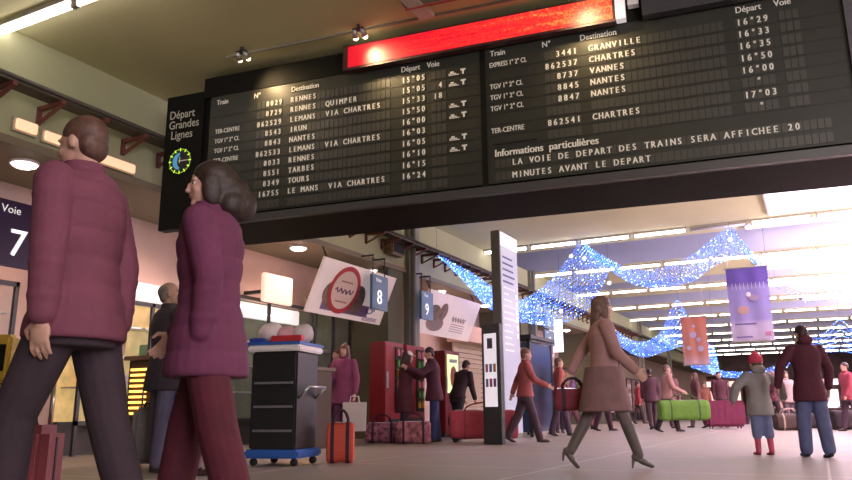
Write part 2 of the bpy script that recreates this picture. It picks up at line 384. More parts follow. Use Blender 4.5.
# clock on the title panel
cx, cz = -2.13, 3.78
b = MB(); b.tube((cx, -.03, cz), (cx, 0, cz), .17, n=40); clk = b.build('clock', M_black, B)
b = MB()
for k in range(60):
    a = k*pi/30; big = k % 5 == 0; ra, rb = (.135, .178) if big else (.158, .17); wd = .007 if big else .003
    d = Vector((sin(a), 0, cos(a))); e = Vector((cos(a), 0, -sin(a))); c = Vector((cx, -.036, cz))
    b.quad(c+d*ra-e*wd, c+d*ra+e*wd, c+d*rb+e*wd, c+d*rb-e*wd)
b.build('clock_tick', noemis(mat('green_clock_marks', (0.5, 0.75, 0.05), .5, emit=.75, ecol=(.45, .75, .05))), clk)
b = MB()
pts = []
for k in range(25):
    a = pi*0.02+k*(pi*0.96)/24; pts.append((Vector((cx-.118*sin(a), -.034, cz+.118*cos(a))), Vector((cx-.045*sin(a)+.0, -.034, cz+.085*cos(a)))))
for (p, q), (p2, q2) in zip(pts, pts[1:]): b.quad(p, q, q2, p2)
b.build('clock_crescent', mat('blue_clock_crescent', (0.08, 0.3, 0.5), .5, emit=.25, ecol=(.08, .35, .6)), clk)
b = MB(); b.box(cx-.02, cx+.13, -.042, -.038, cz-.005, cz+.005); b.box(cx-.005, cx+.005, -.044, -.040, cz-.03, cz+.06); b.build('clock_hand', M_txt, clk)

# LED ticker in front of the board
T = thing('led_ticker', 'long glowing red LED ticker strip above the departure board', 'display', BP+bn*(-0.02), ba)
box('ticker_housing', mat('ticker_housing_dark_red', (0.06, 0.02, 0.02), .5), .29, 3.52, -.12, -.02, 4.585, 4.905, T)
box('end_panel', mat('ticker_end_white', (.8, .78, .78), .4, emit=.25, ecol=(1, .9, .95)), 3.53, 3.63, -.13, -.02, 4.60, 4.90, T)
ml = bpy.data.materials.new('led_display'); ml.use_nodes = True; nt = ml.node_tree; bs = nt.nodes['Principled BSDF']; bs.inputs['Base Color'].default_value = (.05, .01, .01, 1)
tc = nt.nodes.new('ShaderNodeTexCoord'); mp = nt.nodes.new('ShaderNodeMapping'); n1 = nt.nodes.new('ShaderNodeTexNoise'); n2 = nt.nodes.new('ShaderNodeTexNoise'); rp = nt.nodes.new('ShaderNodeValToRGB')
sp = nt.nodes.new('ShaderNodeSeparateXYZ'); ma = nt.nodes.new('ShaderNodeMath'); ma2 = nt.nodes.new('ShaderNodeMath'); mm = nt.nodes.new('ShaderNodeMath')
mp.inputs['Scale'].default_value = (1.6, 1, 26); n1.inputs['Scale'].default_value = 1.0; n1.inputs['Detail'].default_value = 3
n2.inputs['Scale'].default_value = 45; n2.inputs['Detail'].default_value = 1
nt.links.new(tc.outputs['Object'], mp.inputs['Vector']); nt.links.new(mp.outputs[0], n1.inputs['Vector']); nt.links.new(tc.outputs['Object'], n2.inputs['Vector']); nt.links.new(tc.outputs['Object'], sp.inputs[0])
ma.operation = 'MULTIPLY_ADD'; ma.inputs[1].default_value = .15; ma.inputs[2].default_value = -.38; nt.links.new(sp.outputs[0], ma.inputs[0])
ma2.operation = 'MULTIPLY_ADD'; ma2.inputs[1].default_value = .55; nt.links.new(n2.outputs[0], ma2.inputs[0]); nt.links.new(ma.outputs[0], ma2.inputs[2])
mm.operation = 'MULTIPLY_ADD'; mm.inputs[1].default_value = .55; nt.links.new(n1.outputs[0], mm.inputs[0]); nt.links.new(ma2.outputs[0], mm.inputs[2])
e = rp.color_ramp.elements; e[0].position = .30; e[0].color = (.62, .0, .015, 1); e[1].position = .92; e[1].color = (1, .42, .08, 1)
x = e.new(.60); x.color = (.9, .03, .02, 1)
nt.links.new(mm.outputs[0], rp.inputs[0]); nt.links.new(rp.outputs[0], bs.inputs['Emission Color']); bs.inputs['Emission Strength'].default_value = .75
box('led_matrix', ml, .36, 3.50, -.125, -.12, 4.615, 4.885, T)
D = thing('unlit_display', 'dark unlit ticker housing right of the glowing red strip', 'display', BP+bn*(-0.02), ba)
box('display_housing', mat('dark_grey_housing', (.05, .05, .055), .45), 3.80, 5.9, -.13, -.02, 4.585, 4.97, D)
o = box('warning_box', M_white, 3.66, 3.77, -.12, -.03, 4.74, 4.86, loc=BP+bn*-.02, rz=ba); tag(o, 'small white lit box between the red ticker and dark housing', 'box')
# ceiling spotlights aimed at the board
for i, (u, v, e_) in enumerate(((-.98, -.42, 30), (.62, -.40, 34), (3.2, -.5, 30))):
    p = BP+bu*u+bn*v; o = thing('ceiling_spotlight', ['small ceiling spotlight aimed at the left of the board', 'bright twin ceiling spotlight beside the red ticker', 'ceiling spotlight above the right half of the board'][i], 'spotlight', (p.x, p.y, 5.0), ba, 'spotlights over the board')
    b = MB(); b.tube((0, 0, -.06), (0, 0, 0), .02); b.box(-.07, .07, -.03, .03, -.07, -.05); b.build('bracket', M_dmetal, o)
    for s in (-1, 1):
        b = MB(); b.tube((s*.045, -.02, -.06), (s*.06, .06, -.13), .02, .038, n=16); b.build('lamp_head', M_metal, o, smooth=True)
        b = MB(); b.ell((s*.0605, .062, -.132), (.03, .03, .03), 12, 8); b.build('bulb_glow', M_spot if i else mat('dim_spot_glow', (1, .85, .6), emit=3, ecol=(1, .8, .5)), o, smooth=True)
    l = bpy.data.lights.new('spot_beam', 'SPOT'); l.energy = e_; l.color = (1, .70, .36); l.spot_size = radians(110); l.spot_blend = 1.0; l.shadow_soft_size = .05
    lo = bpy.data.objects.new('spot_beam', l); COL.objects.link(lo); lo.parent = o; lo.location = (0, .02, -.17)
    lo.rotation_euler = (Vector((0.42 if i < 2 else .1, .40, -.45))).to_track_quat('-Z', 'Y').to_euler()
# ================================================================ WALL SIGNS, BILLBOARDS
def platform_sign(num, y, width, z0, z1, x, colr, label):
    o = thing('platform_sign', label, 'sign', (x, y, z0), group='blue platform number signs')
    w_, h_ = width, z1-z0
    box('panel', colr, -.04, .02, 0, w_, 0, h_, o, bevel=.008)
    for yy in (.08, w_-.08):
        b = MB(); b.tube((-.02, yy, h_), (-.02, yy, h_+.4), .012); b.box(-.35, -.005, yy-.012, yy+.012, h_+.38, h_+.41); b.build('hanger', M_dmetal, o)
    R_, U_ = Vector((0, 1, 0)), Vector((0, 0, 1))
    text('track_word', 'Voie', M_white_txt, o, (.027, w_*.2, h_*.80), h_*.17, R_, U_)
    nw = .36*h_*len(num)
    text('track_number', num, M_white_txt, o, (.027, w_*.5-nw*.5-.02, h_*.17), h_*.58, R_, U_, bold=.012)
M_white_txt = mat('sign_lettering', (.85, .85, .85), .5, emit=.25)
M_signblue = mat('sign_blue_grey', (.10, .17, .26), .4, emit=.06)
M_signnavy = mat('sign_dark_navy', (.035, .014, .06), .4)
platform_sign('7', 4.68, .92, 2.16, 2.91, -7.86, M_signnavy, 'dark navy platform sign with a white 7 at left edge')
platform_sign('8', 12.44, .62, 2.55, 3.25, -7.68, M_signblue, 'blue-grey platform sign 8 at the right end of the red ring billboard')
platform_sign('9', 14.50, .58, 2.56, 3.20, -7.66, M_signblue, 'blue-grey platform sign 9 hanging right of the nearest column')
platform_sign('10', 22.9, 1.0, 3.15, 3.65, -7.62, M_signblue, 'small distant platform sign 10 beyond the totem')
platform_sign('17', 22.9, 1.0, 2.62, 3.10, -7.62, M_signblue, 'small distant platform sign 17 hanging below sign 10')

def billboard(y0, y1, label, ring):
    o = thing('billboard', label, 'billboard', (-8.0, y0, 2.36))
    L = y1-y0; top = Vector((.22, 0, .98)); bot = Vector((-.20, 0, 0)); d = (top-bot); n = Vector((d.z, 0, -d.x)).normalized(); up_ = d.normalized(); H_ = d.length
    if n.x < 0: n = -n
    def P(y, s, off=0.0): return bot+up_*s+Vector((0, y, 0))+n*off
    b = MB(); b.hexa([P(0, 0, -.06), P(L, 0, -.06), P(L, 0), P(0, 0), P(0, H_, -.06), P(L, H_, -.06), P(L, H_), P(0, H_)])
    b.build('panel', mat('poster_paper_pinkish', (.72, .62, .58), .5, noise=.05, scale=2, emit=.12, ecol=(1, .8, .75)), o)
    def disc(name, cy, cz_, ry, rz_, m, off, inner=0, n_=36):
        b = MB(); ring_ = [(cy+ry*cos(2*pi*i/n_), cz_+rz_*sin(2*pi*i/n_)) for i in range(n_)]
        if inner:
            rin = [(cy+ry*inner*cos(2*pi*i/n_), cz_+rz_*inner*sin(2*pi*i/n_)) for i in range(n_)]
            for i in range(n_):
                j = (i+1) % n_; b.quad(P(*ring_[i], off), P(*ring_[j], off), P(*rin[j], off), P(*rin[i], off))
        else: b.bm.faces.new([b.bm.verts.new(P(*q, off)) for q in ring_])
        b.build(name, m, o)
    def rect(name, a0, a1, s0, s1, m, off=.006):
        b = MB(); b.quad(P(a0, s0, off), P(a1, s0, off), P(a1, s1, off), P(a0, s1, off)); b.build(name, m, o)
    M_pv = mat('poster_violet', (.22, .12, .25), .6); M_pt = mat('poster_tree_brown', (.22, .15, .10), .6, noise=.4, scale=6)
    if ring:
        rect('printed_foreground', .35, 2.0, .10, .34, M_pv)
        disc('printed_tree', .62, .42, .34, .27, M_pt, .008); disc('printed_tree', 1.45, .42, .26, .30, M_pt, .008)
        disc('ring', .92, .55, .50, .48, mat('poster_red', (.50, .04, .04), .5), .012, inner=.80)
        disc('ring_centre', .92, .55, .40, .385, mat('poster_cream', (.75, .60, .50), .5), .011)
        b = MB(); pts_ = [P(.62+.6*i/14, .53+.05*sin(i*1.9), .018) for i in range(15)]; b.path(pts_, .012, 6); b.build('printed_scribble', M_pv, o)
        for k_, s_ in enumerate((.70, .30)):
            rect('ring_text_line', .72, 1.12, s_, s_+.03, mat('poster_brown_ink', (.4, .2, .15), .6), .016)
        b = MB(); pts_ = [P(2.05+.16*cos(i*.42)*(1-.03*i), .26+.09*sin(i*.42)*(1-.03*i), .014) for i in range(20)]; b.path(pts_, .012, 6); b.build('printed_logo_swirl', mat('poster_logo_blue', (.12, .18, .4), .5), o)
        for k_ in range(3): rect('small_print', 1.85, 2.4, .10-.03*k_, .115-.03*k_, M_pv, .012)
    else:
        disc('printed_face', .55, .55, .32, .2, M_pt, .008); disc('printed_face', 1.0, .62, .2, .22, M_pt, .009); disc('printed_body', .75, .3, .45, .2, mat('poster_dusky', (.3, .22, .2), .6), .007)
        b = MB(); pts_ = [P(1.55+.8*i/16, .50+.07*sin(i*2.1), .014) for i in range(17)]; b.path(pts_, .010, 6); b.build('printed_scribble', mat('poster_ink_grey', (.35, .27, .27), .6), o)
        for k_ in range(4): rect('small_print', 1.6, 2.4, .36-.06*k_, .375-.06*k_, M_pv, .012)
    for y in (.2, L-.2):
        b = MB(); b.tube(P(y, H_*.9, -.03), (0.0, y, 1.24), .015); b.build('upper_stay', M_dmetal, o)
        b = MB(); b.tube(P(y, .1, -.03), (-.35, y, .3), .015); b.build('lower_stay', M_dmetal, o)
billboard(11.0, 13.62, 'tilted pinkish billboard with a large red ring above the shops', True)
billboard(15.25, 18.2, 'tilted pinkish billboard with two dark figures, beyond sign 9', False)

# loudspeaker box on the wall near the column
o = thing('loudspeaker', 'small brown loudspeaker on the upper wall left of the column', 'loudspeaker', (XL, 13.7, 3.86))
box('cabinet', mat('speaker_brown', (.20, .16, .08), .6), 0, .24, -.28, .28, 0, .34, o, bevel=.03); box('grille', M_dark, .24, .25, -.22, .22, .05, .29, o)
# lit sign boxes and glowing band along the recessed wall
M_pl = mat('lit_sign_peach', (.9, .62, .5), .5, emit=.55, ecol=(1, .60, .45))
o = thing('shop_sign_box', 'square peach lit shop sign projecting left of the red ring billboard', 'sign', (-8.6, 10.3, 2.50))
box('lightbox', M_pl, -.1, 0, 0, .82, 0, .52, o, bevel=.02); box('bracket', M_dmetal, -.8, -.1, .36, .44, .22, .28, o)
M_band = mat('lit_fascia_cool', (.7, .68, .66), .5, emit=.42, ecol=(.95, .85, .85))
for i, (y0, y1, l) in enumerate(((6.5, 9.4, 'pale lit shop fascia above the lit window at left'), (9.8, 12.2, 'pale lit shop fascia between the walking woman and the tray cart'))):
    o = thing('shop_fascia', l, 'sign', (-9.39, y0, 2.28)); box('lightbox', M_band, 0, .14, 0, y1-y0, 0, .28, o, bevel=.015)
    b = MB(); prev = None
    pts = [(.16, .3+(y1-y0-.6)*t_/10, .14+.05*sin(t_*.7)) for t_ in range(11)]
    b.path(pts, .018); b.build('neon_line', mat('neon_white', (1, .95, .95), emit=2.0), o, smooth=True)
# shopfronts in the recess
def shopfront(y0, y1, label, inside, glow, goods, h=2.2):
    o = thing('shopfront', label, 'shopfront', (-9.36, y0, 0)); L = y1-y0
    box('stall_riser', mat('riser_dark', (.05, .045, .04), .5), 0, .1, 0, L, 0, .45, o)
    box('backdrop', mat('shop_interior_'+inside[0], inside[1], .7, noise=.35, scale=5, emit=glow, ecol=inside[1]), 0, .02, 0, L, .45, h, o)
    n = max(2, int(L/1.1))
    b = MB()
    for i in range(n+1): b.box(.40, .45, i*(L-.05)/n, i*(L-.05)/n+.05, 0.0, h)
    b.box(.40, .45, 0, L, h-.06, h); b.box(.40, .45, 0, L, .40, .46); b.build('window_frame', M_dmetal, o)
    for i in range(n): box('pane', M_glass, .42, .425, i*(L-.05)/n+.05, (i+1)*(L-.05)/n, .46, h-.06, o)
    for z in (.9, 1.35, 1.8):
        if z < h-.2: box('shelf', M_metal, .02, .34, .05, L-.05, z, z+.02, o)
    return o
GOODS = [mat('goods_%s' % n_, c, .5) for n_, c in (('red', (.6, .05, .05)), ('amber', (.7, .35, .05)), ('white', (.75, .7, .65)), ('green', (.1, .35, .1)), ('blue', (.08, .12, .4)), ('pink', (.7, .25, .35)))]
rg = random.Random(3)
def packet(y, z, wd, hh, m, label):
    b = MB(); b.box(-9.28, -9.08, y, y+wd, z, z+hh); g = b.build('packet', m, bevel=.012); tag(g, label, 'packet', 'goods in the warm lit window')
f1 = shopfront(6.9, 9.3, 'warm lit shop window behind the man in dark jacket', ('warm', (.60, .42, .16)), .35, 1)
for y_, z_, w_, h_, g_, l_ in ((7.15, .92, .2, .28, 0, 'red box on the bottom shelf of the warm lit window'), (7.75, .92, .14, .2, 2, 'white box on the bottom shelf of the warm lit window'), (8.5, .92, .2, .24, 4, 'blue box on the bottom shelf of the warm lit window'),
                               (7.3, 1.37, .18, .26, 1, 'amber box on the middle shelf of the warm lit window'), (8.2, 1.37, .2, .22, 3, 'green box on the middle shelf of the warm lit window'), (8.7, 1.37, .12, .3, 5, 'pink box on the middle shelf of the warm lit window'),
                               (7.5, 1.82, .22, .2, 2, 'white box on the top shelf of the warm lit window'), (8.4, 1.82, .16, .24, 0, 'red box on the top shelf of the warm lit window')):
    packet(y_, z_, w_, h_, GOODS[g_], l_)
f2 = shopfront(9.5, 12.2, 'dim green shop window below the red ring billboard', ('green', (.10, .12, .05)), .03, 1, h=2.6)
f3 = shopfront(12.3, 13.6, 'dark green shopfront behind the embracing couple', ('green', (.10, .12, .05)), .03, 1, h=2.6)
f4 = shopfront(22.5, 23.3, 'brown shop window behind the glass kiosk', ('brown', (.30, .17, .11)), .18, 1)
f5 = shopfront(23.5, 30.2, 'amber lit shopfront between the second and third columns', ('amber', (.50, .26, .14)), .35, 1)
f6 = shopfront(31.6, 38.6, 'glowing pink shop beyond the third column', ('pink', (.95, .42, .46)), 1.1, 1, h=3.3)
f7 = shopfront(40.0, 47.0, 'dim reddish shopfront far along the left wall', ('dusky', (.30, .12, .12)), .3, 1)
f8 = shopfront(1.0, 5.9, 'pale shopfront behind the man in the purple jacket', ('pale', (.42, .36, .27)), .1, 1)
# pink neon sign in front of pink shop
o = thing('neon_sign', 'curly pink neon sign in the far pink shop window', 'sign', (-8.85, 33, 2.6))
b = MB(); b.path([(0, .3*i*.8, .16*sin(i*1.3)+.1*cos(i*2.1)) for i in range(18)], .045); b.build('neon_tube', mat('neon_pink', (1, .3, .4), emit=3.5, ecol=(1, .25, .4)), o, smooth=True)
for v in (.5, 3.6): pass
# lit strip light & wall poster & vertical lamp further along
o = box('strip_light', mat('cream_strip_glow', (1, .9, .6), emit=.9, ecol=(.85, .78, .50)), -9.4, -9.1, 14.6, 15.5, 1.68, 1.80); tag(o, 'short cream strip light glowing left of the red vending machines', 'strip light')
o = thing('lit_poster', 'small white framed lit poster beyond the glass kiosk', 'poster', (-7.66, 22.95, 2.26)); box('frame', M_white, 0, .05, 0, .85, 0, .66, o); box('print', mat('poster_dusky_red', (.35, .15, .13), .5), .05, .055, .1, .75, .08, .58, o)
b = MB(); b.box(-8.0, -7.6, 24.6, 24.85, 2.5, 3.6); o = b.build('lamp_panel', mat('cool_white_panel', (.8, .85, .9), emit=.75, ecol=(.85, .9, 1))); tag(o, 'narrow vertical white lamp panel right of signs 10 and 17', 'lamp')
# shutter / slatted cream wall
M_cream = mat('cream_slats', (.50, .40, .28), .6)
o = thing('roller_shutter', 'cream slatted shutter under the second billboard', 'shutter', (-9.0, 18.9, 0))
b = MB()
for i in range(18): b.box(0, .05, 0, 2.7, .0+i*.137, .0+i*.137+.12)
b.build('slats', M_cream, o); box('shutter_box', mat('peach_box', (.65, .45, .36), .6), -.1, .5, -.1, 2.8, 2.45, 2.9, o)

# ---------------- red vending machines
def vending(y0, y1, label, green):
    o = thing('vending_machine', label, 'vending machine', (-8.06 if y0 < 16 else -9.39, y0, 0), group='red vending machines'); L = y1-y0
    MR = mat('vending_red', (.26, .012, .02), .4)
    box('cabinet', MR, .40, .75, 0, L, .06, 1.88, o, bevel=.02)
    box('foot', M_black, .43, .7, .05, L-.05, 0, .06, o)
    if green:
        box('lit_front', mat('vending_lit_green', (.5, .75, .35), .4, emit=.7, ecol=(.65, .75, .35)), .75, .77, .12, L-.12, .95, 1.80, o)
        b = MB(); b.ell((.78, L*.5, 1.3), (.01, L*.22, .25)); b.build('printed_cup', mat('print_red_brown', (.55, .12, .05), .5), o)
        b = MB(); b.box(.77, .78, .2, L-.2, 1.62, 1.7); b.build('printed_band', M_white, o)
    else:
        box('display_window', mat('vending_window_dark', (.05, .05, .03), .2), .75, .77, L*.52, L-.08, .55, 1.80, o)
        for r_ in range(6):
            b = MB()
            for c_ in range(2):
                yy = L*.6+c_*.16; zz_ = .62+r_*.2
                b.tube((.79, yy, zz_), (.79, yy, zz_+.10), .035, n=8); b.tube((.79, yy, zz_+.10), (.79, yy, zz_+.14), .03, .012, n=8)
            b.build('bottle_picture', GOODS[(r_*2+1) % 6], o)
    box('delivery_flap', M_black, .75, .77, .15, L-.15, .25, .42, o)
    box('coin_panel', M_metal, .75, .765, .05, .12, 1.0, 1.3, o)
vending(12.35, 13.1, 'red vending machine with bottle pictures left of the embracing couple', False)
vending(14.95, 15.75, 'red vending machine with green lit front right of the couple', True)
vending(13.2, 14.0, 'red vending machine directly behind the embracing couple', False)

# ---------------- glowing slatted counters
def slat_counter(x, y, wd, label):
    o = thing('slatted_counter', label, 'counter', (x, y, 0), radians(0))
    box('body', mat('counter_dark_wood', (.06, .035, .015), .5), 0, wd, 0, .45, 0, 1.2, o, bevel=.01)
    box('worktop', mat('counter_top_brown', (.15, .09, .05), .4), -.04, wd+.04, -.05, .5, 1.2, 1.25, o)
    for i in range(9):
        b = MB(); b.box(.06, wd-.08, -.02, 0, .54+i*.066, .54+i*.066+.028)
        b.build('glowing_slat', mat('amber_slat_glow', (1, .6, .15), emit=1.6, ecol=(1, .50, .09)), o)
slat_counter(-7.62, 6.6, .42, 'dark counter with glowing amber slats left of man in dark jacket')
slat_counter(-7.55, 9.7, .55, 'dark counter with glowing amber slats beside the tray cart')
o = thing('red_lamp_ornament', 'small red glowing ornament standing on the slatted counter', 'ornament', (-7.36, 6.75, 1.25))
b = MB(); b.tube((0, 0, 0), (0, 0, .04), .06); b.tube((0, 0, .04), (0, 0, .28), .05, .012); b.build('cone', mat('red_glow', (1, .08, .05), emit=.9, ecol=(1, .06, .05)), o)

# ---------------- totem, poster stand, glass kiosk
o = thing('information_totem', 'tall white and grey information totem with printed list', 'totem', (-5.8, 14.15, 0))
box('post', mat('totem_grey_side', (.20, .21, .19), .5), 0, .19, .0, 1.02, 0, 4.27, o, bevel=.01)
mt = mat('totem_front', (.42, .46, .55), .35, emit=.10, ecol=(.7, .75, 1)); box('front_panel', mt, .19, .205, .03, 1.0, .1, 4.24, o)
box('header_light', mat('totem_header_glow', (.9, .85, .88), .4, emit=.5), .205, .21, .03, 1.0, 3.95, 4.24, o)
MTP = mat('totem_print', (.75, .75, .8), .5, emit=.12); MTD = mat('totem_print_dark', (.07, .09, .2), .5)
rt_ = random.Random(5)
for i in range(16):
    z = 3.7-i*.13; b = MB(); b.box(.206, .21, .12, .12+rt_.uniform(.3, .7), z, z+.04); b.build('printed_line', MTP if i > 4 else MTD, o)
for i in range(6):
    b = MB(); b.box(.206, .212, .82, .93, 2.9-i*.17, 3.0-i*.17); b.build('pictogram', M_white_txt, o)
o = thing('poster_stand', 'dark framed poster stand holding a white poster of small pictures', 'poster stand', (-5.14, 12.05, 0), radians(-20))
box('frame', mat('stand_dark_grey', (.04, .045, .05), .4), 0, .42, -.04, .06, 0, 2.02, o, bevel=.012)
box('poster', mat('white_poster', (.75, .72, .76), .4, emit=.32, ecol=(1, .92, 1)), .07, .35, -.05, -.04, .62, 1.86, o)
for i, (x_, z_, c_) in enumerate([(.15, 1.6, (.12, .1, .15)), (.10, 1.2, (.5, .2, .3)), (.19, 1.2, (.15, .2, .5)), (.28, 1.2, (.6, .3, .1)), (.10, .95, (.2, .3, .5)), (.19, .95, (.5, .1, .2)), (.28, .95, (.25, .1, .35))]):
    box('small_picture', mat('tiny_print_%d' % i, c_, .5), x_, x_+(.12 if i == 0 else .06), -.056, -.05, z_, z_+(.18 if i == 0 else .14), o)
o = thing('glass_kiosk', 'dark blue glass kiosk with white notices, right of the totem', 'kiosk', (-6.18, 15.5, 0))
MKB = mat('kiosk_blue_glass', (.05, .07, .13), .15, spec=.8)
b = MB()
for x_ in (0, .62): b.box(x_, x_+.06, 0, .06, 0, 2.1); b.box(x_, x_+.06, 1.5, 1.56, 0, 2.1)
b.box(0, .68, 0, .06, 2.04, 2.1); b.box(0, .06, 0, 1.56, 2.04, 2.1); b.box(.62, .68, 0, 1.56, 2.04, 2.1); b.build('frame', M_dmetal, o)
box('glass_front', MKB, .06, .62, .02, .04, .1, 2.02, o); box('glass_side', MKB, .64, .66, .06, 1.5, .1, 2.02, o)
box('notice', mat('notice_paper', (.55, .45, .5), .5, emit=.1), .25, .58, .0, .02, 1.0, 1.9, o); box('roof', M_dmetal, -.05, .73, -.05, 1.6, 2.1, 2.18, o)
box('lower_notice', mat('notice_paper_white', (.7, .68, .7), .5, emit=.15), .27, .56, .0, .019, .62, .92, o)

# ---------------- yellow ticket validator at the far left
def validator(x, y, label, s=1.0):
    o = thing('ticket_validator', label, 'ticket validator', (x, y, 0), radians(20), 'yellow ticket validators')
    MY = mat('validator_yellow', (.45, .30, .03), .45)
    b = MB(); b.box(-.06, .06, -.06, .06, 0, .85); b.build('post', MY, o, bevel=.02)
    b = MB(); b.hexa([(-.16, -.1, .85), (.16, -.1, .85), (.16, .12, .85), (-.16, .12, .85), (-.11, -.02, 1.32), (.11, -.02, 1.32), (.11, .12, 1.32), (-.11, .12, 1.32)]); b.build('head', MY, o, bevel=.03)
    b = MB(); b.hexa([(-.11, -.092, .96), (.11, -.092, .96), (.11, -.03, .96), (-.11, -.03, .96), (-.08, -.045, 1.22), (.08, -.045, 1.22), (.08, .0, 1.22), (-.08, .0, 1.22)]); b.build('slot_panel', M_dark, o)
    box('slot', MY, -.06, .06, -.10, -.085, 1.0, 1.02, o)
    b = MB(); b.tube((0, 0, 0), (0, 0, .03), .16, n=24); b.build('base_plate', M_dmetal, o)
validator(-7.3, 5.02, 'yellow ticket validator beside the left walker')
validator(-7.05, 4.55, 'yellow ticket validator cut by the left picture edge')

# ---------------- banners
def banner(x, y, z0, z1, wd, label, kind):
    o = thing('banner', label, 'banner', (x, y, z0), group='hanging winter banners'); h_ = z1-z0
    ms = bpy.data.materials.new('banner_cloth_'+kind); ms.use_nodes = True; nt = ms.node_tree; bs = nt.nodes['Principled BSDF']; bs.inputs['Roughness'].default_value = .7
    tc = nt.nodes.new('ShaderNodeTexCoord'); sp = nt.nodes.new('ShaderNodeSeparateXYZ'); rp = nt.nodes.new('ShaderNodeValToRGB'); mr = nt.nodes.new('ShaderNodeMapRange')
    nt.links.new(tc.outputs['Object'], sp.inputs[0]); nt.links.new(sp.outputs[2], mr.inputs[0]); mr.inputs[2].default_value = h_; nt.links.new(mr.outputs[0], rp.inputs[0])
    e = rp.color_ramp.elements; rp.color_ramp.interpolation = 'EASE'
    if kind == 'blue':
        e[0].position = 0; e[0].color = (.50, .45, .62, 1); e[1].position = 1; e[1].color = (.13, .09, .42, 1)
        for p_, c_ in ((.22, (.50, .46, .66, 1)), (.30, (.32, .30, .62, 1)), (.72, (.30, .28, .62, 1)), (.80, (.13, .09, .42, 1))): q = e.new(p_); q.color = c_
    else:
        e[0].position = 0; e[0].color = (.55, .38, .42, 1); e[1].position = 1; e[1].color = (.55, .20, .13, 1); q = e.new(.25); q.color = (.55, .24, .18, 1)
    nt.links.new(rp.outputs[0], bs.inputs['Base Color']); nt.links.new(rp.outputs[0], bs.inputs['Emission Color']); bs.inputs['Emission Strength'].default_value = .0
    b = MB(); n = 12
    fr = [[(wd*i/n, .012*sin(i*1.1+k*.2), h_*k/8) for i in range(n+1)] for k in range(9)]
    vs = [[b.bm.verts.new(p) for p in r] for r in fr]; vb = [[b.bm.verts.new((p[0], p[1]+.008, p[2])) for p in r] for r in fr]
    for k in range(8):
        for i in range(n):
            b.bm.faces.new((vs[k][i], vs[k][i+1], vs[k+1][i+1], vs[k+1][i])); b.bm.faces.new((vb[k][i+1], vb[k][i], vb[k+1][i], vb[k+1][i+1]))
    b.build('cloth', ms, o, smooth=True)
    for zr in (0, h_):
        b = MB(); b.tube((-.03, 0, zr), (wd+.03, 0, zr), .018); b.build('rod', M_metal, o)
    zc = 5.0 if y < 19.9 else 5.75
    for xw in (.05, wd-.05):
        b = MB(); b.tube((xw, 0, h_), (xw, 0, zc-z0), .004); b.build('wire', M_metal, o)
    rb = random.Random(2)
    def disc(name, cx_, cz_, rx, rz_, m, nn=20, y_=-.02):
        b = MB(); b.bm.faces.new([b.bm.verts.new((cx_+rx*cos(2*pi*i/nn), y_, cz_+rz_*sin(2*pi*i/nn))) for i in range(nn)]); b.build(name, m, o)
    MSF = mat('banner_snow_white', (.8, .8, .88), .6)
    if kind == 'blue':
        MTR = mat('banner_tan', (.50, .34, .34), .6)
        disc('printed_figure', wd*.34, h_*.42, .13, .10, MTR); disc('printed_figure', wd*.62, h_*.58, .11, .07, mat('banner_mauve', (.38, .30, .45), .6)); disc('printed_snowball', wd*.5, h_*.63, .055, .055, MSF, y_=-.024)
        b = MB()
        for i in range(9): b.box(wd*(.12+.095*i), wd*(.12+.095*i)+.008, -.022, -.018, h_*.70, h_*.79)
        b.build('printed_streaks', MSF, o)
        b = MB(); b.box(wd*.10, wd*.62, -.022, -.018, h_*.225, h_*.245); b.build('printed_line', mat('banner_ink', (.18, .14, .42), .6), o); b = MB(); b.box(wd*.12, wd*.5, -.022, -.018, h_*.05, h_*.07); b.build('small_print', MATS['banner_ink'], o)
        box('logo', mat('banner_logo_red', (.5, .2, .35), .5), wd*.8, wd*.94, -.022, -.018, h_*.07, h_*.12, o)
    else:
        for (a_, c_, r_) in ((.45, .62, .09), (.65, .52, .06), (.25, .35, .06), (.7, .33, .08), (.5, .8, .04)): disc('printed_star', wd*a_, h_*c_, r_, r_, mat('banner_pale_blue', (.45, .42, .60), .6))
banner(-1.66, 18.7, 1.98+.09, 3.80, .90, 'large violet-blue winter banner hanging on the right', 'blue')
banner(-3.27, 22.0, 1.76, 3.10, .68, 'smaller orange winter banner left of the blue banner', 'orange')

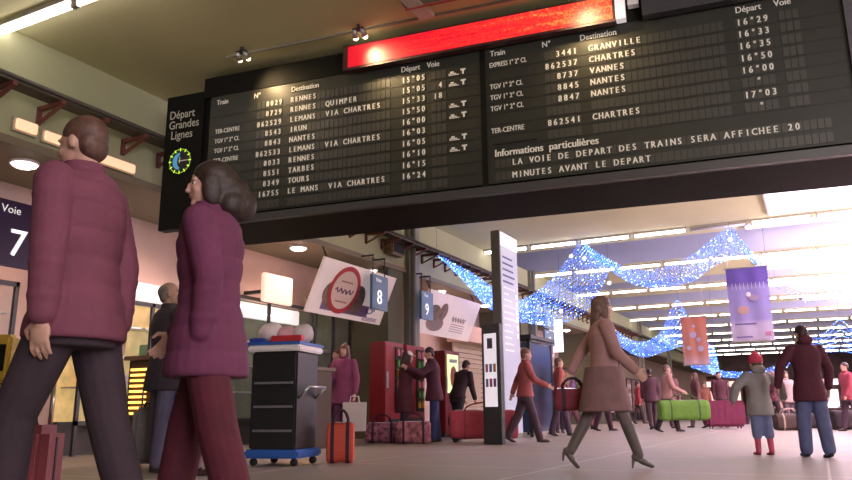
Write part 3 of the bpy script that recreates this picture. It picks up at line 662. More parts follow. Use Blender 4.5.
# ---------------- light nets
M_bulb = [noemis(mat('blue_bulb_glow', (.1, .25, 1), emit=2.6, ecol=(.07, .20, 1))), noemis(mat('white_bulb_glow', (.6, .8, 1), emit=3.2, ecol=(.35, .58, 1)))]
M_wire = mat('thin_blue_wire', (.03, .05, .25), .6, emit=.10, ecol=(.05, .12, .8))
def net(label, U, L_, dens, br_, bulge=.5, nv=9, zc=5.0):
    hang = [p for p in (U[0], max(U, key=lambda q: q[2]), U[-1])]
    o = thing('light_net', label, 'string lights', U[len(U)//2], group='blue light nets under the ceiling')
    off = Vector(U[len(U)//2])
    rr = random.Random(len(U)*7+nv)
    U = [Vector(p)-off for p in U]; L_ = [Vector(p)-off for p in L_]
    def lerp(A, t):
        i = min(int(t), len(A)-2); f_ = t-i
        p0, p1, p2, p3 = A[max(i-1, 0)], A[i], A[i+1], A[min(i+2, len(A)-1)]
        return .5*((2*p1)+(p2-p0)*f_+(2*p0-5*p1+4*p2-p3)*f_*f_+(3*p1-p0-3*p2+p3)*f_**3)
    length = sum((b_-a_).length for a_, b_ in zip(U, U[1:])); n = int(length*dens)
    bb_ = [MB(), MB()]; wires = MB()
    def PT(s, v):
        a = lerp(U, s); c = lerp(L_, s); p = a.lerp(c, v); p.y += bulge*sin(pi*v*.5); return p
    ns = n
    for k in range(nv+1):
        for i in range(ns):
            s = (i+.5*(k % 2))/ns*(len(U)-1); s = min(s, len(U)-1.001)
            p = PT(s, k/nv)+Vector((rr.uniform(-.012, .012), 0, rr.uniform(-.015, .015)))
            q = 1 if rr.random() < .22 else 0; r_ = br_*rr.uniform(.8, 1.25)
            B_ = bb_[q].bm; vv = [B_.verts.new(p+Vector(d)*r_) for d in ((1, 0, 0), (-1, 0, 0), (0, 1, 0), (0, -1, 0), (0, 0, 1), (0, 0, -1))]
            for f3 in ((0, 2, 4), (2, 1, 4), (1, 3, 4), (3, 0, 4), (2, 0, 5), (1, 2, 5), (3, 1, 5), (0, 3, 5)): B_.faces.new([vv[j] for j in f3])
    for k in range(0, nv+1):
        pts = [PT(min(i/40*(len(U)-1), len(U)-1.001), k/nv) for i in range(41)]
        for a_, c_ in zip(pts, pts[1:]): wires.tube(a_, c_, .005, n=4)
    for i in range(int(length*5)):
        s = i/(length*5)*(len(U)-1); wires.tube(PT(s, 0), PT(s, 1), .005, n=4)
    for p in hang:
        if p[2] < zc: wires.tube(Vector(p)-off, Vector((p[0], p[1], zc))-off, .004, n=5)
    tag(bb_[0].build('blue_bulbs', M_bulb[0], o), kind='stuff'); tag(bb_[1].build('white_bulbs', M_bulb[1], o), kind='stuff'); tag(wires.build('net_wire', M_wire, o), kind='stuff')
    return o
def star(x, y, z, label):
    o = thing('light_star', label, 'string lights', (x, y, z), group='white stars among the nets')
    b = MB()
    for k in range(4):
        a = k*pi/4; b.tube((-.06*cos(a), 0, -.06*sin(a)), (.06*cos(a), 0, .06*sin(a)), .010, n=6)
    b.ell((0, 0, 0), (.03, .02, .03), 8, 6)
    b.build('star_rays', noemis(mat('star_glow', (1, .85, .95), emit=.9, ecol=(1, .85, .95))), o)
    b = MB(); b.tube((0, 0, 0), (0, 0, 5.0-z), .003, n=5); b.build('wire', M_wire, o)
net('blue light net swagged from the left wall up to the first ceiling peak',
    [(-7.6, 15.2, 4.12), (-7.07, 15.9, 3.78), (-6.86, 16.8, 3.51), (-6.59, 17.6, 3.26), (-6.19, 18.4, 3.63), (-5.69, 18.8, 4.23), (-5.19, 19, 4.95), (-5.12, 19, 4.93)],
    [(-7.5, 15.2, 3.92), (-7.28, 15.9, 3.49), (-7.27, 16.8, 3.17), (-7.01, 17.6, 2.91), (-6.63, 18.4, 2.84), (-6.08, 18.8, 2.82), (-5.25, 19, 3.2), (-4.62, 19, 4.15)], 19, .017, nv=17)
net('blue light net swagged between the two ceiling peaks',
    [(-5.19, 19, 4.95), (-4.65, 19, 4.49), (-4.08, 19, 4.14), (-3.34, 19, 3.99), (-2.47, 19, 4.24), (-1.92, 19, 4.61), (-1.46, 19, 4.91)],
    [(-5.10, 19, 4.75), (-4.62, 19, 4.25), (-4.05, 19, 3.80), (-3.36, 19, 3.58), (-2.51, 19, 3.70), (-1.97, 19, 4.02), (-1.43, 19, 4.20)], 19, .016, nv=11, bulge=.3)
net('short blue light net falling right from the second ceiling peak',
    [(-1.46, 19, 4.91), (-1.19, 19, 4.40), (-.90, 19, 3.97), (-.77, 19, 3.55)], [(-1.43, 19, 4.20), (-1.15, 19, 4.08), (-.88, 19, 3.71), (-.78, 19, 3.41)], 19, .016, nv=7, bulge=.1)
net('second-row blue light net looping below the far lamps',
    [(-7.22, 28, 4.21), (-6.54, 28, 3.48), (-5.77, 28, 2.98), (-4.99, 28, 3.20), (-4.59, 28, 3.81), (-4.2, 28, 4.40), (-3.84, 28, 3.62), (-3.48, 28, 3.02), (-3.09, 28, 2.58)],
    [(-7.16, 28, 3.90), (-6.54, 28, 2.99), (-5.69, 28, 2.48), (-4.79, 28, 2.66), (-4.25, 28, 2.81), (-3.86, 28, 2.62), (-3.52, 28, 2.18), (-3.25, 28, 1.86), (-3.05, 28, 1.89)], 15, .021, nv=11, bulge=.3, zc=5.75)
net('faint blue light net against the added bright panels at right',
    [(-.86, 26, 4.58), (-.18, 26, 4.14), (.52, 26, 4.15), (1.3, 26, 4.55)], [(-.9, 26, 4.4), (-.21, 26, 3.89), (.48, 26, 3.83), (1.25, 26, 4.09)], 9, .014, nv=3, bulge=.1)
net('distant blue light net low over the crowd at right',
    [(-5.09, 36, 2.75), (-3.84, 36, 2.25), (-2.61, 36, 2.15), (-1.38, 36, 2.45), (-.5, 36, 3.3), (.5, 36, 3.7), (1.12, 36, 4.2), (1.6, 36, 3.6)],
    [(-5.09, 36, 2.45), (-3.84, 36, 2.0), (-2.61, 36, 1.9), (-1.38, 36, 2.15), (-.5, 36, 2.9), (.5, 36, 2.9), (1.12, 36, 2.9), (1.7, 36, 2.7)], 11, .024, nv=6, bulge=.2)
for x, y, z, l in ((-5.45, 18.9, 4.55, 'white light star just left of the first net peak'), (-5.1, 18.9, 4.45, 'white light star below the first net peak'), (-4.5, 18.95, 3.75, 'white light star under the net between both peaks'), (-1.5, 18.9, 4.55, 'white light star on the right-hand net peak'), (-5.9, 19.2, 3.15, 'white light star low on the left net')):
    star(x, y, z, l)

# far end of the hall: lit kiosks added against the end wall to brighten it
for i, (x, c, e_, l) in enumerate(((-13, (.5, .2, .2), .5, 'added distant reddish lit shop at the far end, leftmost'), (-9.5, (.9, .55, .5), .7, 'added distant peach lit shop at the far end'), (-5.5, (.7, .35, .3), .45, 'added distant brown-red lit shop in the middle of the far end'), (-1.5, (.95, .75, .8), .8, 'added distant pale pink lit shop at the far end'), (2.0, (.9, .6, .7), .7, 'added distant lit shop at the far end, rightmost'))):
    o = thing('added_far_shop', l, 'shop', (x, 76, 0)); box('kiosk_body', mat('kiosk_brown', (.2, .12, .11), .6), 0, 3.2, 0, 1.9, 0, 3.4, o)
    box('lit_window', mat('far_shop_glow_%d' % i, c, .5, emit=e_*1.3, ecol=c, noise=.5, scale=2), .2, 3.0, -.05, 0, .6, 2.2, o); box('sign_band', mat('far_sign_%d' % i, c, .5, emit=e_*1.3, ecol=c), .1, 3.1, -.1, 0, 2.6, 3.1, o)
# ================================================================ PEOPLE
def rotx(a): return Matrix.Rotation(a, 3, 'X')
SKIN = {'fair': mat('skin_fair', (.55, .33, .25), .55, noise=.06, scale=12), 'tan': mat('skin_tan', (.40, .23, .16), .55, noise=.06, scale=12)}
def cloth(n_, c, nz_=.12, sc=9): return mat('cloth_'+n_, c, .85, noise=nz_, scale=sc, bump=.25)
M_eye = mat('eye_white', (.75, .72, .7), .25); M_iris = mat('iris_dark', (.05, .03, .02), .2); M_lip = mat('lips', (.42, .14, .13), .5)
M_sole = mat('shoe_sole', (.03, .028, .026), .7)

def person(label, x, y, rz, H=1.7, legL=(0, 0), legR=(0, 0), armL=(0, 6, 10), armR=(0, 6, 10), lean=0, head=(0, 0), skin='fair', hair=('short', (.03, .02, .015)),
           top=('jacket', (.2, .05, .1)), hem=.86, trousers=(.05, .05, .09), shoes=('shoe', (.03, .02, .02)), fine=False, female=False, cap=None, hood=False, quilt=0, legwear='trousers', face=True, skirt=None, scarf=None, vox=None, hs=1.0, tend=.97, puff=0.0):
    sc = H/1.75; vx = vox or (.0085 if fine else .016)
    root = thing('person', label, 'person', (x, y, 0), rz)
    pel = Vector((0, 0, .93)); Lm = rotx(radians(-lean))
    def T(p): return pel+Lm @ (Vector(p)-pel)
    sw = .165 if female else .185; hw = .095
    # joints
    J = {}
    for s, (a, bnd), k in ((-1, legL, 'L'), (1, legR, 'R')):
        a = radians(a); bd = radians(bnd)
        hip = Vector((s*hw, 0, .90)); kn = hip+Vector((s*.01, sin(a), -cos(a)))*.41; an = kn+Vector((0, sin(a-bd), -cos(a-bd)))*.41
        J['hip'+k], J['kn'+k], J['an'+k] = hip, kn, an; J['fa'+k] = a-bd
    for s, (a, c, e_), k in ((-1, armL, 'L'), (1, armR, 'R')):
        a = radians(a); c = radians(c); e_ = radians(e_)
        sh = Vector((s*sw, 0, 1.41)); d1 = Vector((s*sin(c), sin(a)*cos(c), -cos(a)*cos(c)))
        c2 = c*.3-radians(6); d2 = Vector((s*sin(c2), sin(a+e_)*cos(c2), -cos(a+e_)*cos(c2)))
        el = sh+d1*.29; wr = el+d2*.25
        J['sh'+k], J['el'+k], J['wr'+k], J['d2'+k] = T(sh), T(el), T(wr), (Lm @ d2).normalized()
    heel_h = .055 if shoes[0] == 'heel_boot' else 0.0
    zmin = min(J['anL'].z-.075-(max(0, -sin(J['faL']))*.10), J['anR'].z-.075-(max(0, -sin(J['faR']))*.10))-heel_h
    dz = -zmin
    def W(p): p = Vector(p); return Vector((p.x, p.y, p.z+dz))*sc
    def seg(mb, a, b, ra, rb, n=14):
        mb.tube(W(a), W(b), ra*sc, rb*sc, n=n); mb.ell(W(a), (ra*sc,)*3, 12, 8); mb.ell(W(b), (rb*sc,)*3, 12, 8)
    def torso(mb, z0, z1, inf, flare=0.0, q=0):
        prof = [(.60, .150, .125), (.78, .165, .128), (.90, .165, .122), (1.0, .150 if not female else .145, .108), (1.10, .138 if not female else .122, .098), (1.22, .155 if not female else .14, .112), (1.33, .172 if not female else .150, .118), (1.41, .165 if not female else .142, .100), (1.46, .115, .075), (1.50, .06, .058)]
        def at(z):
            for (a0, w0, d0), (a1, w1, d1) in zip(prof, prof[1:]):
                if z <= a1: t = max(0, (z-a0)/(a1-a0)); return w0+(w1-w0)*t, d0+(d1-d0)*t
            return prof[-1][1:]
        rings = []; n = 72 if q else 16
        for i in range(n+1):
            z = z0+(z1-z0)*i/n; w_, d_ = at(z); fl = flare*max(0, (1.0-z)/.4)
            g = inf+fl+(.012*abs(sin((z-z0)*pi/q))**.35-.003 if q else 0)
            tp = (lambda p: T(p)) if z > .93 else (lambda p: Vector(p))
            rings.append([W(tp((( w_+g)*cos(2*pi*k/24), (d_+g)*sin(2*pi*k/24), z))) for k in range(24)])
        mb.loft(rings)
    def leg(mb, k, inf, end=1.0, rk=(.083, .055, .040)):
        hip, kn, an = J['hip'+k], J['kn'+k], J['an'+k]
        seg(mb, hip, kn, rk[0]+min(inf, .014), rk[1]+inf)
        cal = kn.lerp(an, .35); seg(mb, kn, cal, rk[1]+inf, rk[1]-.003+inf); seg(mb, cal, kn.lerp(an, end), rk[1]-.003+inf, rk[2]+inf)
    def arm(mb, k, inf, end=1.0, q=0):
        sh, el, wr = J['sh'+k], J['el'+k], J['wr'+k]
        seg(mb, sh, el, .052+inf, .040+inf); seg(mb, el, el.lerp(wr, end), .040+inf, .028+inf)
        if q:
            for A, B_, r1, r2 in ((sh, el, .052, .040), (el, el.lerp(wr, end), .040, .030)):
                n = int((B_-A).length/q)
                for i in range(n):
                    p = A.lerp(B_, (i+.5)/n); r_ = (r1+(r2-r1)*(i+.5)/n+inf+.0035)*sc; mb.ell(W(p), (r_, r_, r_*.85), 14, 8)
    # head placement
    hy, hp = radians(head[0]), radians(head[1])
    neck = Vector((0, .0, 1.49)); HM = Lm @ Matrix.Rotation(hy, 3, 'Z') @ Matrix.Rotation(hp, 3, 'X')
    HC = T(neck)+HM @ Vector((0, .015, .13))
    def hd_(p): return W(HC+HM @ (Vector(p)*hs+Vector((0, 0, .10*(hs-1)))))
    def hell(mb, c, r, nu=18, nv=12): mb.ell(hd_(c), Vector(r)*sc*hs, nu, nv, rot=HM)
    # ---- body
    mb = MB(); torso(mb, .86, 1.50, 0.0)
    seg(mb, T((0, 0, 1.44)), HC+HM @ Vector((0, -.02, -.05)), .056, .050)
    hell(mb, (0, -.012, .02), (.073, .092, .098)); hell(mb, (0, .022, -.025), (.058, .066, .088))
    if face:
        hell(mb, (0, .062, -.088), (.024, .022, .02)); hell(mb, (0, .085, -.012), (.011, .016, .026)); hell(mb, (0, .096, -.028), (.015, .014, .011))
        hell(mb, (-.028, .068, .022), (.024, .014, .008)); hell(mb, (.028, .068, .022), (.024, .014, .008)); hell(mb, (-.034, .058, -.03), (.02, .02, .02)); hell(mb, (.034, .058, -.03), (.02, .02, .02))
    for s in (-1, 1): hell(mb, (s*.075, -.008, -.008), (.010, .018, .030), 10, 8)
    for k, s in (('L', -1), ('R', 1)):
        leg(mb, k, 0); arm(mb, k, 0)
        wr, d = J['wr'+k], J['d2'+k]; fwd_ = Vector((0, 1, 0)); wv = (fwd_-d*fwd_.dot(d))
        wv = wv.normalized() if wv.length > .2 else Vector((0, 0, 1)); nv_ = Vector((-s, 0, 0)); nv_ = (nv_-d*nv_.dot(d)-wv*nv_.dot(wv)).normalized()
        seg(mb, wr, wr+d*.03, .028, .026)
        mt_ = Matrix((wv, nv_, d)).transposed(); mb.ell(W(wr+d*.065), Vector((.042, .018, .05))*sc, 12, 8, rot=mt_)
        for i, ln in enumerate((.062, .072, .068, .052)):
            b0 = wr+d*.095+wv*(.031-.0205*i); d1_ = (d+nv_*.25+wv*(.09-.06*i)).normalized(); p1 = b0+d1_*ln*.55; d2_ = (d+nv_*(.9)).normalized(); p2 = p1+d2_*ln*.5
            rr_ = .0088 if fine else .010
            seg(mb, b0, p1, rr_, rr_*.95, 8); seg(mb, p1, p2, rr_*.95, rr_*.8, 8)
        t0_ = wr+d*.035+wv*.032; t1_ = t0_+(d*.6+wv*.8+nv_*.3).normalized()*.042; t2_ = t1_+(d*.9+nv_*.5).normalized()*.032
        seg(mb, t0_, t1_, .012, .011, 8); seg(mb, t1_, t2_, .011, .009, 8)
    body = blob(mb, 'body', SKIN[skin], root, vx*.8 if fine else vx, 2)
    if fine and face:
        for s in (-1, 1):
            e_ = MB(); e_.ell(hd_((s*.029, .0625, .004)), (.0118*sc,)*3, 12, 8); eo = e_.build('eye', M_eye, root, smooth=True)
            e_ = MB(); e_.ell(hd_((s*.030, .0715, .004)), (.0058*sc, .0045*sc, .0058*sc), 10, 8, rot=HM); e_.build('iris', M_iris, eo, smooth=True)
        e_ = MB(); e_.ell(hd_((0, .082, -.054)), Vector((.022, .009, .0065))*sc, 12, 8, rot=HM); e_.build('lips', M_lip, root, smooth=True)
    # ---- trousers / legs
    if legwear:
        mb = MB(); torso(mb, .77, 1.04, .020)
        thick = .022 if legwear == 'trousers' else (.034 if legwear == 'wide' else .006)
        for k in 'LR': leg(mb, k, thick, tend, (.088, .058, .048 if legwear != 'tights' else .038))
        blob(mb, legwear if legwear == 'tights' else 'trousers', cloth('legs_%d_%d_%d' % tuple(int(c*255) for c in trousers), trousers, .15), root, vx, 3)
    if skirt:
        mb = MB(); rings = []
        for i in range(9):
            z = skirt[0]+(1.0-skirt[0])*i/8; g = .035+.06*(1-i/8.)
            rings.append([W(((.16+g)*cos(2*pi*k/24), (.125+g*1.6)*sin(2*pi*k/24), z)) for k in range(24)])
        mb.loft(rings); blob(mb, 'skirt', cloth('skirt_'+str(int(skirt[1][0]*255)), skirt[1]), root, vx, 2)
    # ---- top garment
    mb = MB(); kind, tcol = top; infl = (.030 if kind == 'jacket' else .014)+puff
    torso(mb, hem, 1.475, infl, .035 if kind == 'jacket' else .01, quilt)
    for k in 'LR':
        arm(mb, k, infl*.8, .97, quilt)
        sh = J['sh'+k]; mb.ell(W(sh.lerp(T((0, 0, 1.42)), .18)), (.075*sc, .07*sc, .065*sc), 14, 10)
    jn = 'jacket' if kind == 'jacket' else 'sweater'
    jo = blob(mb, jn, cloth('top_%d_%d_%d' % tuple(int(c*255) for c in tcol), tcol, .10), root, vx, 2)
    if kind == 'jacket':
        mb = MB(); c0 = T((0, 0, 1.46)); c1 = T((0, .005, 1.53))
        mb.loft([[W(p+Vector((r_*1.05*cos(2*pi*k/20), r_*sin(2*pi*k/20), 0))) for k in range(20)] for p, r_ in ((c0, .088), (c0.lerp(c1, .5), .082), (c1, .078))]); blob(mb, 'collar', MATS['cloth_top_%d_%d_%d' % tuple(int(c*255) for c in tcol)], root, vx*.8, 1)
    if hood:
        mb = MB(); hell(mb, (0, -.075, -.09), (.105, .06, .075)); blob(mb, 'hood', MATS['cloth_top_%d_%d_%d' % tuple(int(c*255) for c in tcol)], root, vx, 1)
    if scarf:
        mb = MB()
        for i in range(12):
            a0, a1 = 2*pi*i/12, 2*pi*(i+1)/12; c0 = T((0, 0, 1.50)); seg(mb, c0+Vector((.075*cos(a0), .07*sin(a0), 0)), c0+Vector((.075*cos(a1), .07*sin(a1), 0)), .028, .028, 8)
        seg(mb, T((.04, .08, 1.48)), T((.05, .135, 1.25)), .035, .04, 8); blob(mb, 'scarf', cloth('scarf_%d' % int(scarf[0]*255), scarf), root, vx, 1)
    # ---- hair
    hk, hcol = hair; MH = mat('hair_%d_%d' % (int(hcol[0]*255), int(hcol[1]*255)), hcol, .55, noise=.35, scale=30, bump=.3)
    if hk != 'none':
        mb = MB()
        if hk == 'short': hell(mb, (0, -.022, .040), (.080, .096, .090)); hell(mb, (0, -.055, -.01), (.074, .055, .075))
        elif hk == 'thin': hell(mb, (0, -.040, .022), (.079, .080, .080)); hell(mb, (0, -.06, -.02), (.072, .045, .06))
        elif hk == 'long':
            hell(mb, (0, -.026, .038), (.090, .104, .096)); hell(mb, (0, -.06, -.03), (.092, .07, .11)); hell(mb, (0, -.085, -.12), (.090, .055, .11)); hell(mb, (0, -.10, -.19), (.07, .04, .08))
            for s in (-1, 1): hell(mb, (s*.072, .0, -.05), (.024, .045, .10))
        elif hk == 'wind':   # shoulder-length hair thrown back
            hell(mb, (0, -.030, .038), (.090, .106, .096)); hell(mb, (0, -.075, -.01), (.092, .09, .11)); hell(mb, (.0, -.115, -.045), (.082, .09, .10)); hell(mb, (.0, -.15, -.09), (.062, .085, .09)); hell(mb, (0, -.09, -.12), (.085, .07, .07))
            for s in (-1, 1): hell(mb, (s*.075, -.01, -.03), (.024, .05, .09)); hell(mb, (s*.06, -.10, -.10), (.04, .06, .06))
        blob(mb, 'hair', MH, root, vx*.8, 12 if fine else 2)
    if cap:
        ck, cc = cap; mb = MB(); MC = cloth('cap_%d_%d' % (int(cc[0]*255), int(cc[1]*255)), cc)
        if ck == 'beanie': hell(mb, (0, -.018, .052), (.094, .108, .098)); hell(mb, (0, -.018, .028), (.098, .112, .035)); hell(mb, (0, -.02, .150), (.03, .03, .03))
        else: hell(mb, (0, -.014, .055), (.088, .10, .078)); hell(mb, (0, .10, .045), (.062, .06, .010))
        blob(mb, 'hat', MC, root, vx*.8, 1)
    # ---- shoes
    MS_ = mat('shoe_%d_%d' % (int(shoes[1][0]*255), int(shoes[1][1]*255)), shoes[1], .45)
    for k, s in (('L', -1), ('R', 1)):
        an, fa, kn = J['an'+k], J['fa'+k], J['kn'+k]
        pt = min(0, fa)*.9; FM = rotx(pt)
        if shoes[0] == 'heel_boot': FM = rotx(pt-radians(22))
        def fp(p): return an+FM @ Vector(p)
        mb = MB()
        def fe(c, r): mb.ell(W(fp(c)), Vector(r)*sc, 14, 8, rot=FM)
        fe((0, -.015, -.035), (.040, .05, .042)); fe((0, .05, -.045), (.040, .07, .032)); fe((0, .115, -.052), (.043, .06, .024)); fe((0, .15, -.054), (.034, .035, .02))
        hi = .35 if shoes[0] != 'shoe' else .93
        if shoes[0] != 'shoe': seg(mb, an, an.lerp(kn, .75), .050, .064)
        else: seg(mb, an+Vector((0, 0, -.03)), an.lerp(kn, .08), .043, .045)
        so = blob(mb, 'boot' if shoes[0] != 'shoe' else 'shoe', MS_, root, vx*.8, 1)
        mb = MB()
        if shoes[0] == 'heel_boot':
            hpnt = fp((0, -.035, -.065)); mb.tube(W(hpnt), W((hpnt.x, hpnt.y-.012, hpnt.z-.085)), .017*sc, .007*sc, n=10)
            mb.ell(W(fp((0, .10, -.073))), Vector((.036, .075, .007))*sc, 12, 6, rot=FM); mb.build('heel', MS_, so, smooth=True)
        else:
            mb.ell(W(fp((0, .06, -.071))), Vector((.045, .135, .010))*sc, 16, 6, rot=FM); mb.build('sole', M_sole, so, smooth=True)
    root['_h'] = sc; del root['_h']
    return root, {k: (0, W(v)) for k, v in J.items() if isinstance(v, Vector)}
def world(jt, k):
    pass
FL, AW, FR, TO = radians(117.4), radians(27.4), radians(-62.6), radians(207.4)   # facing left / away / right / towards the camera

PURPLE = (.155, .028, .085); MAROON = (.085, .012, .025)
def hand_pos(rj, k):
    r, j = rj; v = j['wr'+k][1]+j['d2'+k][1].normalized()*0; a = r.rotation_euler[2]
    return Vector((r.location.x+v.x*cos(a)-v.y*sin(a), r.location.y+v.x*sin(a)+v.y*cos(a), v.z))
# foreground
person('tall man in quilted purple jacket striding left, seen from behind', -2.76, 2.10, radians(108), 1.88, legL=(22, 20), legR=(-15, 5), armL=(-6, 11, 10), armR=(-12, 5, 12), lean=3, head=(0, -4),
       hair=('short', (.10, .05, .035)), top=('jacket', (.175, .050, .085)), hem=.80, trousers=(.040, .025, .035), fine=True, quilt=.105, face=True)
person('dark-haired woman in quilted purple jacket and maroon trousers walking left', -2.55, 2.66, radians(114), 1.79, legL=(-13, 4), legR=(15, 6), armL=(-14, 8, 22), armR=(14, 8, 26), lean=2, head=(26, -2), skin='fair',
       hair=('wind', (.028, .016, .012)), top=('jacket', (.135, .030, .078)), hem=.70, trousers=(.085, .010, .022), legwear='wide', fine=True, quilt=.11, female=True, shoes=('shoe', (.05, .02, .02)))
# man with bag behind, and the one hidden behind the woman
waiting_man = person('grey-haired man in long dark jacket waiting with a blue bag', -5.72, 5.40, radians(-20), 1.86, legL=(3, 3), legR=(-3, 2), armL=(4, 6, 10), armR=(6, 6, 22), head=(-28, 6), skin='tan',
       hair=('thin', (.16, .13, .11)), top=('jacket', (.030, .022, .030)), hem=.72, trousers=(.10, .09, .15), fine=True, shoes=('shoe', (.03, .02, .02)))
person('person in pale trousers standing behind the walking woman', -5.10, 5.35, FL, 1.62, legL=(-7, 2), legR=(9, 4), armL=(-8, 6, 10), armR=(8, 6, 12), hair=('short', (.06, .04, .03)), top=('jacket', (.11, .03, .07)), trousers=(.36, .30, .33), shoes=('shoe', (.06, .025, .02)))
# middle distance, left to right
magenta_woman = person('woman in bright magenta coat standing left of the couple', -7.30, 10.95, radians(190), 1.72, legL=(2, 2), legR=(-3, 2), armL=(4, 16, 8), armR=(20, 10, 60), hair=('long', (.16, .07, .05)), top=('jacket', (.25, .055, .13)), hem=.70, trousers=(.12, .03, .09), female=True)
person('person in dark purple coat close behind the magenta coat', -7.72, 11.35, radians(160), 1.68, legL=(8, 2), legR=(-8, 2), hair=('short', (.10, .05, .03)), top=('jacket', (.13, .03, .09)), hem=.66, trousers=(.10, .04, .06))
person('embracing woman in white cap and dark red coat', -6.88, 12.36, radians(-50), 1.68, armL=(62, 6, 40), armR=(55, 6, 55), lean=4, head=(0, -4), legL=(4, 2), legR=(-4, 2), hair=('long', (.07, .03, .03)), cap=('cap', (.75, .68, .62)), top=('jacket', (.095, .020, .030)), hem=.55, trousers=(.05, .03, .06), female=True)
person('embracing man in dark purple coat and blue jeans', -6.34, 12.52, radians(125), 1.74, armL=(58, 8, 60), armR=(50, 8, 55), lean=5, head=(0, -10), legL=(4, 2), legR=(-4, 2), hair=('short', (.06, .025, .03)), top=('jacket', (.080, .020, .040)), hem=.74, trousers=(.03, .04, .12))
person('person in dark coat leaning forward beside the pink duffel bag', -6.35, 13.55, radians(-20), 1.62, lean=24, armL=(34, 6, 20), armR=(30, 6, 20), legL=(12, 14), legR=(-10, 6), hair=('short', (.03, .02, .02)), top=('jacket', (.035, .018, .028)), trousers=(.025, .02, .03))
person('walker in pale red sweater pulling the pink duffel bag', -4.72, 12.95, FR, 1.70, armL=(-25, 14, 6), armR=(28, 8, 40), legL=(-18, 10), legR=(18, 4), lean=3, hair=('short', (.20, .10, .06)), top=('jacket', (.36, .09, .09)), hem=.84, trousers=(.08, .045, .06), shoes=('shoe', (.09, .04, .03)))
heel_woman = person('woman in knee skirt and high-heeled grey boots striding right', -1.86, 7.35, FR, 1.66, armL=(-36, 10, 6), armR=(18, 8, 30), legL=(-22, 8), legR=(22, 4), lean=2, hair=('long', (.13, .07, .05)), top=('jacket', (.34, .19, .18)), hem=.66, trousers=(.15, .12, .11), legwear='tights', female=True, shoes=('heel_boot', (.10, .085, .075)), fine=True, skirt=(.55, (.20, .11, .11)))
bag_carrier = person('person in beige-pink coat carrying the green duffel bag', -3.45, 19.9, FR, 1.70, armL=(6, 8, 30), armR=(20, 8, 50), legL=(-16, 6), legR=(16, 4), lean=4, hair=('short', (.16, .09, .07)), top=('jacket', (.42, .22, .20)), hem=.84, trousers=(.05, .03, .04))
person('dark-clothed person standing behind the maroon suitcase', -2.75, 25.2, TO, 1.72, hair=('short', (.04, .02, .02)), top=('jacket', (.075, .018, .03)), trousers=(.05, .02, .035))
person('person in dark coat walking between the green bag and maroon suitcase', -3.35, 24.3, FL, 1.66, legL=(-12, 6), legR=(12, 3), hair=('long', (.10, .05, .04)), top=('jacket', (.12, .045, .05)), trousers=(.18, .13, .14), female=True)
person('child in grey jacket, red beanie and pink boots, seen from behind', -.67, 10.25, AW+.1, 1.17, armL=(10, 50, 10), armR=(6, 62, -4), legL=(3, 3), legR=(-4, 2), hair=('short', (.10, .06, .04)), cap=('beanie', (.62, .06, .12)), top=('jacket', (.30, .29, .28)), hem=.70, hood=True, trousers=(.16, .19, .34), shoes=('boot', (.55, .07, .14)), legwear='wide', hs=1.35, tend=.30, puff=.03)
person('adult in dark maroon hooded jacket and jeans holding the child\'s hand', -.10, 9.95, AW-.05, 1.53, armL=(10, 32, 8), armR=(6, 24, 12), legL=(6, 3), legR=(-9, 3), head=(12, -10), hair=('short', (.05, .02, .025)), top=('jacket', (.085, .016, .032)), hem=.72, hood=True, trousers=(.11, .13, .26), legwear='wide', fine=False, vox=.012, shoes=('shoe', (.02, .025, .03)))
